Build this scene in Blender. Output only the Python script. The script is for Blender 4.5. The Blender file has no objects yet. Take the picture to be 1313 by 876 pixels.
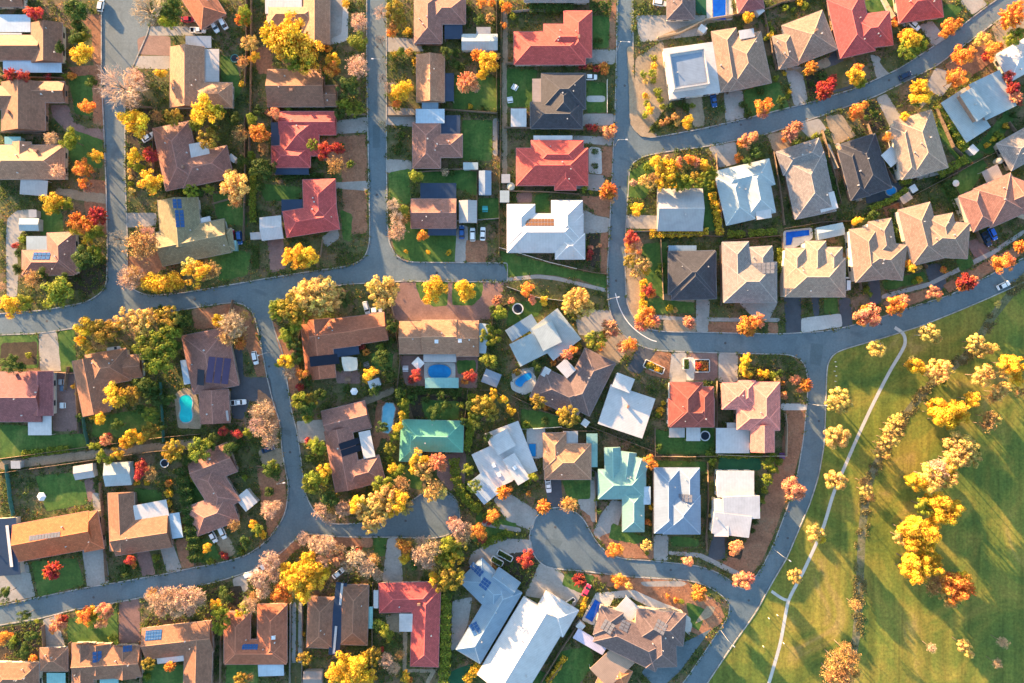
import bpy, math, random
import numpy as np
from mathutils import Vector
from mathutils.geometry import tessellate_polygon
random.seed(7); np.random.seed(7)
R = math.radians
SC = bpy.context.scene
COL = SC.collection
H = 228.0                      # camera height (m)
S = H*36.0/24.0/1313.0         # metres on the ground per photo pixel
BASE = 0.12                    # level of the raised blocks above the road
def W(px, py, z=0.0):
    k = S*(H-z)/H
    return Vector(((px-656.5)*k, (438.0-py)*k, z))

# ------------------------------------------------------------------ materials
MATS = {}
def nmat(name, rough=0.8):
    m = bpy.data.materials.new(name); m.use_nodes = True
    nt = m.node_tree; b = nt.nodes['Principled BSDF']
    b.inputs['Roughness'].default_value = rough
    try: b.inputs['Specular IOR Level'].default_value = 0.3
    except Exception: pass
    return m, nt, b
def node(nt, t, **kw):
    n = nt.nodes.new(t)
    for k, v in kw.items(): setattr(n, k, v)
    return n
def noise(nt, vec, scale, detail=4, rough=0.6, dist=0.0):
    n = node(nt, 'ShaderNodeTexNoise'); n.inputs['Scale'].default_value = scale
    n.inputs['Detail'].default_value = detail; n.inputs['Roughness'].default_value = rough
    n.inputs['Distortion'].default_value = dist
    if vec is not None: nt.links.new(vec, n.inputs['Vector'])
    return n.outputs['Fac']
def ramp(nt, fac, stops):
    r = node(nt, 'ShaderNodeValToRGB'); e = r.color_ramp.elements
    while len(e) < len(stops): e.new(0.5)
    for i, (p, c) in enumerate(stops):
        e[i].position = p; e[i].color = (c[0], c[1], c[2], 1)
    nt.links.new(fac, r.inputs['Fac']); return r.outputs['Color']
def mixc(nt, fac, a, b, mode='MIX'):
    n = node(nt, 'ShaderNodeMix', data_type='RGBA', blend_type=mode)
    for s, v in ((n.inputs[0], fac), (n.inputs[6], a), (n.inputs[7], b)):
        if hasattr(v, 'links') or isinstance(v, bpy.types.NodeSocket): nt.links.new(v, s)
        elif isinstance(v, (int, float)): s.default_value = v
        else: s.default_value = (v[0], v[1], v[2], 1)
    return n.outputs[2]
def pos(nt): return node(nt, 'ShaderNodeNewGeometry').outputs['Position']
def mapr(nt, v, a, b, c, d):
    n = node(nt, 'ShaderNodeMapRange')
    for i, x in enumerate((a, b, c, d)): n.inputs[i+1].default_value = x
    nt.links.new(v, n.inputs[0]); return n.outputs[0]
def mul(c, k): return tuple(min(1, x*k) for x in c)

def surf(name, stops, scale, fine=1.2, finek=0.25, rough=0.9, dist=0.6, stain=None, lines=None):
    """mottled ground: large patches from a ramp, fine grain on top"""
    if name in MATS: return MATS[name]
    m, nt, b = nmat(name, rough); p = pos(nt)
    c = ramp(nt, noise(nt, p, scale, 5, 0.62, dist), stops)
    g = mapr(nt, noise(nt, p, fine, 4, 0.7), 0.25, 0.75, 1-finek, 1+finek)
    c = mixc(nt, 1.0, c, g, 'MULTIPLY')
    if stain:
        f = mapr(nt, noise(nt, p, stain[1], 3, 0.6, 1.0), stain[2], stain[3], 0, 1)
        c = mixc(nt, f, c, stain[0])
    if lines:                              # mown or worn stripes: (direction in degrees, scale, strength)
        mp = node(nt, 'ShaderNodeMapping'); mp.inputs['Rotation'].default_value = (0, 0, R(lines[0])); mp.inputs['Scale'].default_value = (lines[1], lines[1]*0.06, 1)
        nt.links.new(p, mp.inputs['Vector']); g = mapr(nt, noise(nt, mp.outputs[0], 1.0, 4, 0.65, 0.4), 0.3, 0.7, 1-lines[2], 1+lines[2])
        c = mixc(nt, 1.0, c, g, 'MULTIPLY')
    nt.links.new(c, b.inputs['Base Color']); MATS[name] = m; return m

def plain(name, c, rough=0.6, metal=0.0, var=0.12, vs=0.8):
    key = ('p', name, c)
    if key in MATS: return MATS[key]
    m, nt, b = nmat(name, rough); b.inputs['Metallic'].default_value = metal
    g = mapr(nt, noise(nt, pos(nt), vs, 4, 0.6), 0.25, 0.75, 1-var, 1+var)
    nt.links.new(mixc(nt, 1.0, c, g, 'MULTIPLY'), b.inputs['Base Color'])
    MATS[key] = m; return m

def roofmat(name, c, tile=True):
    """tiled or ribbed roof, uv in metres (u along the eave, v up the slope)"""
    key = ('r', c, tile)
    if key in MATS: return MATS[key]
    m, nt, b = nmat(name, 0.7 if tile else 0.42)
    uv = node(nt, 'ShaderNodeUVMap').outputs[0]; p = pos(nt)
    big = mapr(nt, noise(nt, p, 0.30, 6, 0.75, 0.5), 0.3, 0.7, 0.85, 1.13)
    if tile:
        br = node(nt, 'ShaderNodeTexBrick'); nt.links.new(uv, br.inputs['Vector'])
        br.inputs['Scale'].default_value = 1.0; br.inputs['Brick Width'].default_value = 0.6; br.inputs['Row Height'].default_value = 0.42
        br.inputs['Mortar Size'].default_value = 0.03
        br.inputs['Color1'].default_value = (*mul(c, 1.18), 1); br.inputs['Color2'].default_value = (*mul(c, .82), 1); br.inputs['Mortar'].default_value = (*mul(c, .5), 1)
        cc = br.outputs['Color']
        lich = mapr(nt, noise(nt, p, 1.6, 4, 0.75), 0.62, 0.80, 0, 0.3)
        cc = mixc(nt, lich, cc, tuple(min(1, x*0.6+0.13) for x in c))
    else:
        wv = node(nt, 'ShaderNodeTexWave', wave_type='BANDS', bands_direction='X'); nt.links.new(uv, wv.inputs['Vector'])
        wv.inputs['Scale'].default_value = 0.62; wv.inputs['Distortion'].default_value = 0.0
        cc = mixc(nt, mapr(nt, wv.outputs['Fac'], 0, 1, 0, 1), mul(c, 0.91), mul(c, 1.04))
        st = mapr(nt, noise(nt, p, 0.9, 5, 0.7, 1.5), 0.55, 0.8, 0, 0.35)
        cc = mixc(nt, st, cc, mul(c, 0.7))
    cc = mixc(nt, 1.0, cc, big, 'MULTIPLY')
    nt.links.new(cc, b.inputs['Base Color']); MATS[key] = m; return m

def leafmat():
    m, nt, b = nmat('leaves', 0.7)
    b.inputs['Specular IOR Level'].default_value = 0.15
    oi = node(nt, 'ShaderNodeObjectInfo'); g = node(nt, 'ShaderNodeNewGeometry')
    hsv = node(nt, 'ShaderNodeHueSaturation')
    tc = node(nt, 'ShaderNodeTexCoord').outputs['Object']
    n = noise(nt, tc, 1.7, 2, 0.5)
    add = node(nt, 'ShaderNodeMath', operation='ADD'); nt.links.new(mapr(nt, g.outputs['Random Per Island'], 0, 1, -0.018, 0.018), add.inputs[0])
    nt.links.new(mapr(nt, n, 0.3, 0.7, 0.475, 0.53), add.inputs[1])
    nt.links.new(add.outputs[0], hsv.inputs['Hue'])
    nt.links.new(mapr(nt, g.outputs['Random Per Island'], 0, 1, 0.6, 1.35), hsv.inputs['Value'])
    nt.links.new(oi.outputs['Color'], hsv.inputs['Color'])
    c = hsv.outputs['Color']
    nt.links.new(c, b.inputs['Base Color'])
    tr = node(nt, 'ShaderNodeBsdfTranslucent'); nt.links.new(c, tr.inputs['Color'])
    ms = node(nt, 'ShaderNodeMixShader'); ms.inputs[0].default_value = 0.3
    nt.links.new(b.outputs[0], ms.inputs[1]); nt.links.new(tr.outputs[0], ms.inputs[2])
    nt.links.new(ms.outputs[0], nt.nodes['Material Output'].inputs['Surface'])
    return m
def twigmat():
    m, nt, b = nmat('twigs', 0.9)
    oi = node(nt, 'ShaderNodeObjectInfo'); g = node(nt, 'ShaderNodeNewGeometry')
    c = mixc(nt, 1.0, oi.outputs['Color'], mapr(nt, g.outputs['Random Per Island'], 0, 1, 0.7, 1.25), 'MULTIPLY')
    nt.links.new(c, b.inputs['Base Color']); return m

# ------------------------------------------------------------------ mesh builder
class MB:
    def __init__(s): s.v = []; s.f = []; s.uv = []
    def face(s, pts, uv=None):
        i = len(s.v); s.v += [tuple(p) for p in pts]; s.f.append(tuple(range(i, i+len(pts))))
        s.uv += uv if uv else [(0, 0)]*len(pts)
    def box(s, c, ux, uy, hx, hy, z0, z1, bottom=False):
        """box on a plan centre c, unit axes ux, uy, half sizes hx, hy"""
        q = [c+ux*a*hx+uy*b*hy for a, b in ((-1, -1), (1, -1), (1, 1), (-1, 1))]
        lo = [Vector((p.x, p.y, z0)) for p in q]; hi = [Vector((p.x, p.y, z1)) for p in q]
        s.face(hi, [(a*hx, b*hy) for a, b in ((-1, -1), (1, -1), (1, 1), (-1, 1))])
        for i in range(4):
            j = (i+1) % 4; s.face([lo[i], lo[j], hi[j], hi[i]])
        if bottom: s.face(lo[::-1])
    def prism(s, poly, z0, z1):
        tri = tessellate_polygon([[Vector((p.x, p.y, 0)) for p in poly]])
        for t in tri:
            a, b, c = (poly[i] for i in t)
            if (b-a).x*(c-a).y-(b-a).y*(c-a).x < 0: b, c = c, b
            s.face([Vector((p.x, p.y, z1)) for p in (a, b, c)])
        n = len(poly)
        if z0 < z1:
            for i in range(n):
                a, b = poly[i], poly[(i+1) % n]
                s.face([Vector((a.x, a.y, z0)), Vector((b.x, b.y, z0)), Vector((b.x, b.y, z1)), Vector((a.x, a.y, z1))])
    def tube(s, pts, rad, n=5, cap=True):
        rings = []
        for i, p in enumerate(pts):
            d = (pts[min(i+1, len(pts)-1)]-pts[max(i-1, 0)]).normalized()
            a = d.orthogonal().normalized(); b = d.cross(a)
            rings.append([p+(a*math.cos(2*math.pi*k/n)+b*math.sin(2*math.pi*k/n))*rad[i] for k in range(n)])
        base = len(s.v)
        for r in rings: s.v += [tuple(q) for q in r]
        for i in range(len(pts)-1):
            for k in range(n):
                s.f.append((base+i*n+k, base+i*n+(k+1) % n, base+(i+1)*n+(k+1) % n, base+(i+1)*n+k)); s.uv += [(0, 0)]*4
        if cap:
            s.f.append(tuple(base+(len(pts)-1)*n+k for k in range(n))); s.uv += [(0, 0)]*n
    def mesh(s, name, m, org=None):
        me = bpy.data.meshes.new(name)
        v = s.v if org is None else [(a-org.x, b-org.y, c-org.z) for a, b, c in s.v]
        me.from_pydata(v, [], s.f)
        l = me.uv_layers.new(name='UVMap'); l.data.foreach_set('uv', [x for t in s.uv for x in t])
        if m: me.materials.append(m)
        return me
def link(name, me, parent=None, loc=None, color=None):
    o = bpy.data.objects.new(name, me); COL.objects.link(o)
    if parent is not None: o.parent = parent
    if loc is not None: o.location = loc
    if color: o.color = (*color, 1)
    return o
def empty(name, loc):
    o = bpy.data.objects.new(name, None); COL.objects.link(o); o.location = loc; o.empty_display_size = 0.3; return o

# ------------------------------------------------------------------ labels
ANCH = []        # x0, y0, x1, y1, text (photo pixels)
PEND = []        # (obj, stem, px, py, max words)
def want(o, stem, cat, px, py, group=None, own=None):
    o['category'] = cat
    if group: o['group'] = group
    PEND.append((o, stem, px, py, own))
def relate(px, py, own):
    best = None
    for a in ANCH:
        if a[4] == own: continue
        dx = a[0]-px if px < a[0] else (px-a[2] if px > a[2] else 0)
        dy = a[1]-py if py < a[1] else (py-a[3] if py > a[3] else 0)
        d = math.hypot(dx, dy)
        if best is None or d < best[0]: best = (d, dx, dy, a)
    d, dx, dy, a = best
    if d < 1: return 'against the ' + a[4]
    w = (a[2]-a[0]); h = (a[3]-a[1])
    vx = px-(a[0]+a[2])/2; vy = py-(a[1]+a[3])/2
    hor = 'left of' if vx < 0 else 'right of'; ver = 'above' if vy < 0 else 'below'
    if dx > 0 and dy > 0:
        if dx > 2.5*dy: r = hor
        elif dy > 2.5*dx: r = ver
        else: r = ver+' '+hor
    elif dx > 0:
        if vy < -h*0.2: r = hor+' upper part of'
        elif vy > h*0.2: r = hor+' lower part of'
        else: r = hor
    else:
        if vx < -w*0.2: r = ver+' left end of'
        elif vx > w*0.2: r = ver+' right end of'
        else: r = ver
    if d < 9: r = 'just '+r
    return r+' the '+a[4]
ORD = ['', '', 'second', 'third', 'fourth', 'fifth', 'sixth', 'seventh', 'eighth', 'ninth', 'tenth']
def finish_labels():
    for rnd in range(3):
        g = {}
        for i, (o, st, px, py, own) in enumerate(PEND):
            if rnd == 0: o['label'] = st+' '+relate(px, py, own)
            g.setdefault(o['label'], []).append(i)
        for lab, ids in g.items():
            if len(ids) < 2: continue
            xs = [PEND[i][2] for i in ids]; ys = [PEND[i][3] for i in ids]
            hz = (max(xs)-min(xs)) >= (max(ys)-min(ys))
            ids = sorted(ids, key=lambda i: PEND[i][2 if hz else 3])
            n = len(ids)
            for k, i in enumerate(ids):
                if n == 2: w = ('left-hand', 'right-hand')[k] if hz else ('upper', 'lower')[k]
                elif k == 0: w = 'leftmost' if hz else 'topmost'
                elif k == n-1: w = 'rightmost' if hz else 'bottommost'
                else: w = ORD[min(k+1, 10)]+('-from-left' if hz else '-from-top')
                PEND[i][0]['label'] = w+' '+lab
    for o, *_ in PEND:
        t = o['label']
        while len(t.split()) > 16:
            t2 = t.replace(' the ', ' ', 1)
            if t2 == t: break
            t = t2
        o['label'] = t

def struct(name, mb_or_me, m=None, loc=None, label=None):
    me = mb_or_me.mesh(name, m) if isinstance(mb_or_me, MB) else mb_or_me
    o = link(name, me, loc=loc); o['kind'] = 'structure'
    if label: o['label'] = label
    return o
def chaikin(pts, it=2, cap=6.0, closed=True):
    for _ in range(it):
        out = []; n = len(pts)
        rng = range(n) if closed else range(n-1)
        if not closed: out.append(pts[0])
        for i in rng:
            a, b = pts[i], pts[(i+1) % n]; L = math.hypot(b[0]-a[0], b[1]-a[1]) or 1e-6
            t = min(0.25, cap/L)
            out.append((a[0]+(b[0]-a[0])*t, a[1]+(b[1]-a[1])*t)); out.append((b[0]+(a[0]-b[0])*t, b[1]+(a[1]-b[1])*t))
        if not closed: out.append(pts[-1])
        pts = out
    return pts
def strip(pts, w):
    """closed outline of a ribbon of width w (px) along a polyline"""
    L = []; Rr = []
    for i, p in enumerate(pts):
        a = pts[max(i-1, 0)]; b = pts[min(i+1, len(pts)-1)]
        dx, dy = b[0]-a[0], b[1]-a[1]; l = math.hypot(dx, dy) or 1
        L.append((p[0]-dy/l*w/2, p[1]+dx/l*w/2)); Rr.append((p[0]+dy/l*w/2, p[1]-dx/l*w/2))
    return L+Rr[::-1]
OCC = np.zeros((438, 657), bool)     # where something already covers the ground, 2 px cells
YY, XX = np.mgrid[0:438, 0:657]; XX = XX*2+1.0; YY = YY*2+1.0
def inside(poly, X=None, Y=None):
    X = XX if X is None else X; Y = YY if Y is None else Y
    r = np.zeros(X.shape, bool); n = len(poly)
    for i in range(n):
        x0, y0 = poly[i]; x1, y1 = poly[(i+1) % n]
        if y0 == y1: continue
        c = ((y0 > Y) != (y1 > Y)) & (X < (x1-x0)*(Y-y0)/(y1-y0)+x0); r ^= c
    return r
# ================================================================== ground, road, blocks
G_GRASS = surf('park grass', [(0.28, (0.060, 0.108, 0.020)), (0.47, (0.128, 0.156, 0.024)), (0.61, (0.235, 0.200, 0.034)), (0.78, (0.34, 0.235, 0.085))], 0.04, 1.1, 0.42, 0.9, 1.2, lines=(-30, 0.35, 0.28))
G_LAWN = surf('lawn', [(0.3, (0.034, 0.092, 0.018)), (0.52, (0.060, 0.125, 0.024)), (0.72, (0.12, 0.16, 0.04))], 0.16, 1.5, 0.35, 0.9, 1.0, lines=(10, 0.9, 0.15))
G_DULL = surf('dry lawn', [(0.3, (0.055, 0.075, 0.022)), (0.55, (0.11, 0.105, 0.04)), (0.75, (0.19, 0.145, 0.08))], 0.22, 1.5, 0.3)
G_YARD = surf('yard soil', [(0.28, (0.055, 0.082, 0.026)), (0.45, (0.095, 0.105, 0.038)), (0.6, (0.17, 0.115, 0.066)), (0.78, (0.25, 0.155, 0.10))], 0.11, 1.3, 0.45, 1.2)
G_MULCH = surf('leaf strewn verge', [(0.3, (0.22, 0.105, 0.06)), (0.55, (0.31, 0.15, 0.085)), (0.75, (0.28, 0.18, 0.105))], 0.14, 1.6, 0.4, 1.0)
G_ROAD = surf('asphalt', [(0.3, (0.098, 0.140, 0.162)), (0.55, (0.124, 0.168, 0.190)), (0.8, (0.155, 0.195, 0.212))], 0.05, 1.6, 0.20, 0.8, stain=((0.080, 0.115, 0.135), 0.16, 0.54, 0.80), lines=(38, 0.22, 0.09))  # blue cast of sky shade and grading put into the asphalt colour
G_CONC = surf('concrete', [(0.3, (0.25, 0.235, 0.21)), (0.7, (0.36, 0.34, 0.31))], 0.12, 1.6, 0.16, 0.8, stain=((0.19, 0.18, 0.165), 0.4, 0.6, 0.8))
G_BRICK = surf('brick paving', [(0.3, (0.17, 0.10, 0.085)), (0.7, (0.25, 0.15, 0.125))], 0.2, 2.2, 0.3, 0.6)
G_TAN = surf('tan gravel', [(0.3, (0.24, 0.185, 0.12)), (0.7, (0.36, 0.28, 0.19))], 0.16, 2.0, 0.3, 0.8)
G_DARK = surf('dark driveway', [(0.3, (0.060, 0.068, 0.08)), (0.7, (0.088, 0.096, 0.108))], 0.2, 2.0, 0.15)
G_PALE = surf('pale paving', [(0.3, (0.42, 0.41, 0.38)), (0.7, (0.55, 0.53, 0.49))], 0.2, 2.2, 0.15)
G_KERB = surf('kerb concrete', [(0.3, (0.20, 0.19, 0.17)), (0.55, (0.36, 0.35, 0.33)), (0.75, (0.46, 0.45, 0.42))], 0.35, 1.2, 0.35)
G_SOIL = surf('dark garden soil', [(0.3, (0.030, 0.026, 0.018)), (0.7, (0.075, 0.055, 0.036))], 0.3, 1.8, 0.4)
G_VIVID = surf('synthetic turf', [(0.3, (0.012, 0.075, 0.035)), (0.7, (0.02, 0.10, 0.045))], 0.3, 2.0, 0.15)

def rect(x0, y0, x1, y1): return [Vector((x0, y0, 0)), Vector((x1, y0, 0)), Vector((x1, y1, 0)), Vector((x0, y1, 0))]
b = MB(); b.prism(rect(-3000, -3000, 3000, 3000), -0.03, -0.03); struct('ground', b, G_DULL, label='open ground reaching to the horizon')
b = MB(); b.prism(rect(-260, -190, 260, 190), 0, 0); struct('road', b, G_ROAD, label='grey asphalt roads curving between the blocks')

BLOCKS = {
 'far_left': [(-130,-130),(131,-130),(131,0),(131,100),(134,160),(137,240),(138.5,300),(138,361),(133,373),(122,382),(108,389),(60,398),(0,403),(-130,412)],
 'upper_left': [(187,-130),(187,0),(192,36),(176,72),(166,95),(160,130),(160,220),(163,300),(163,360),(170,372),(190,380),(230,377),(290,367),(340,358),(390,350),(440,343),(458,338),(469,329),(474,315),(475,300),(473,200),(471,100),(471,-130)],
 'middle': [(495,-130),(495,220),(497,308),(505,325),(514,333),(527,337),(640,338),(649,338),(650,339),(650,360),(649,361),(640,361),(515,360),(444,364),(400,371),(362,382),(350,391),(346,402),(351,423),(361,448),(368,490),(373,526),(381,555),(385,585),(388,610),(391,633),(401,655),(416,668),(430,673),(470,671),(500,660),(528,643),(541,633),(560,627),(578,632),(588,646),(590,668),(580,684),(556,690),(511,688),(450,688),(426,687),(396,683),(381,688),(361,708),(325,730),(293,741),(266,748),(189,764),(153,771),(90,782),(54,792),(0,801),(-130,818),(-130,1010),(780,1010),(860,895),(880,871),(924,806),(932,794),(936,783),(935,773),(924,761),(904,749),(880,743),(841,741),(806,738.5),(741,731),(708,728.5),(693,722),(683,708),(679,691),(682,673),(690.5,659),(704,652),(721,651),(738,657),(748,666),(756,681),(766,698),(781,711),(798,717),(838,719.5),(880,724),(898,727),(914,732),(930,740),(946,753),(955,757),(967,743),(981,721),(993,696),(1011,648),(1023,608),(1031,560),(1036,506),(1035,474),(1028,461),(1013,454),(973,453),(921,452),(840,449),(819,442),(805,434),(791,419),(781,396),(779,351),(783,275),(787,188),(789,151),(791,63),(792,0),(792,-130)],
 'top_right': [(811,-130),(811,63),(807,126),(807,154),(813,169),(828,177),(842,176.5),(900,166),(955,153),(1036,133),(1100,113),(1153,89),(1214,49),(1261,12),(1279,0),(1400,-100),(1420,-130)],
 'right': [(1500,-140),(1313,0),(1269,33),(1199,85),(1123,123),(1053,148),(981,172),(908,187),(845,195.5),(825,200),(812,207),(806,218),(804.5,250),(801,300),(801,363),(803,391),(813,410),(828,422),(850,426),(908,427),(946,428),(996,429),(1053,426),(1081,421),(1128,408),(1174,392.5),(1216,380),(1254,361),(1313,331),(1500,235)],
 'lower_left': [(-130,438),(0,429),(50,427),(90,421),(150,412),(210,401),(245,395),(268,391),(300,387),(313,390),(323,398),(329,412),(336,445),(343,483),(351,516),(360,541),(362,575),(367,603),(371,623),(368,653),(361,670),(341,696),(316,713),(288,721),(250,728),(208,737),(141,749),(110,754),(46,767),(0,777),(-130,795)],
 'park': [(1500,262),(1313,361),(1269,381),(1229,398),(1179,418),(1128,434),(1086,446),(1070,452),(1061,464),(1059,480),(1058,521),(1056,570),(1049,610),(1038,645),(1026,673),(1008,716),(992,742),(968,786),(940,825),(906,876),(830,1000),(830,1010),(1500,1010)],
}
SMOOTH = {}
for k, pts in BLOCKS.items():
    sm = chaikin(pts); SMOOTH[k] = sm
    P = [W(x, y) for x, y in sm]
    area = sum(P[i].x*P[(i+1) % len(P)].y-P[(i+1) % len(P)].x*P[i].y for i in range(len(P)))
    if area < 0: P = P[::-1]
    b = MB(); b.prism(P, 0, BASE)
    struct('block_ground', b, G_GRASS if k == 'park' else G_YARD, label=('grassy park ground' if k == 'park' else 'garden ground of the '+k.replace('_', ' ')+' block'))
    # kerb: a low concrete band along the edge, 10 cm proud of the block
    n = len(P); kw = 0.33; IN = []
    for i in range(n):
        d = (P[(i+1) % n]-P[i-1]).normalized(); IN.append(P[i]+Vector((-d.y, d.x, 0))*kw)
    b = MB(); z = BASE+0.10
    for i in range(n):
        j = (i+1) % n; up = Vector((0, 0, z))
        b.face([P[i]+up, P[j]+up, IN[j]+up, IN[i]+up]); b.face([P[i], P[j], P[j]+up, P[i]+up])
    struct('kerb', b, G_KERB, label='pale concrete kerb round the '+k.replace('_', ' ')+' block')
BUILT = np.zeros(OCC.shape, bool)
for k in SMOOTH:
    if k != 'park': BUILT |= inside(SMOOTH[k])
OCC |= ~BUILT

GT = {'L': ('lawn', G_LAWN), 'U': ('dry_lawn', G_DULL), 'M': ('verge', G_MULCH), 'C': ('driveway', G_CONC), 'B': ('brick_paving', G_BRICK), 'T': ('gravel_path', G_TAN),
      'A': ('asphalt_driveway', G_DARK), 'P': ('pale_paving', G_PALE), 'S': ('garden_soil', G_SOIL), 'V': ('synthetic_lawn', G_VIVID), 'R': ('side_road', G_ROAD)}
GL = {'L': 'green lawn', 'U': 'dry patchy lawn', 'M': 'leaf strewn reddish verge', 'C': 'concrete driveway', 'B': 'brick paving', 'T': 'tan gravel path', 'A': 'dark asphalt driveway', 'P': 'pale paving', 'S': 'dark garden soil', 'V': 'bright synthetic lawn', 'R': 'asphalt drive'}
NP = [0]
VERGE = np.zeros(OCC.shape, bool)
def patch(kind, pts, smooth=True, occ=True):
    NP[0] += 1
    pts = chaikin(pts, 2, 2.0) if smooth else pts
    z = BASE+0.006+0.0004*NP[0]
    if kind in 'LUMSTV' and smooth:      # ragged edge
        q = []
        for i in range(len(pts)):
            a, c = pts[i], pts[(i+1) % len(pts)]; L = math.hypot(c[0]-a[0], c[1]-a[1]); m = max(1, int(L/4))
            for t in range(m):
                q.append((a[0]+(c[0]-a[0])*t/m+random.uniform(-.6, .6), a[1]+(c[1]-a[1])*t/m+random.uniform(-.6, .6)))
        pts = q
    b = MB(); b.prism([W(x, y) for x, y in pts], z, z)
    o = struct(GT[kind][0], b, GT[kind][1])
    cx = sum(p[0] for p in pts)/len(pts); cy = sum(p[1] for p in pts)/len(pts)
    want(o, GL[kind], GT[kind][0].replace('_', ' '), cx, cy)
    global OCC, VERGE
    if occ and kind not in 'MUS': OCC |= inside(pts)
    if kind == 'M': VERGE |= inside(pts)
def parse(t): return [tuple(float(v) for v in p.split(',')) for p in t.split()]
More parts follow.
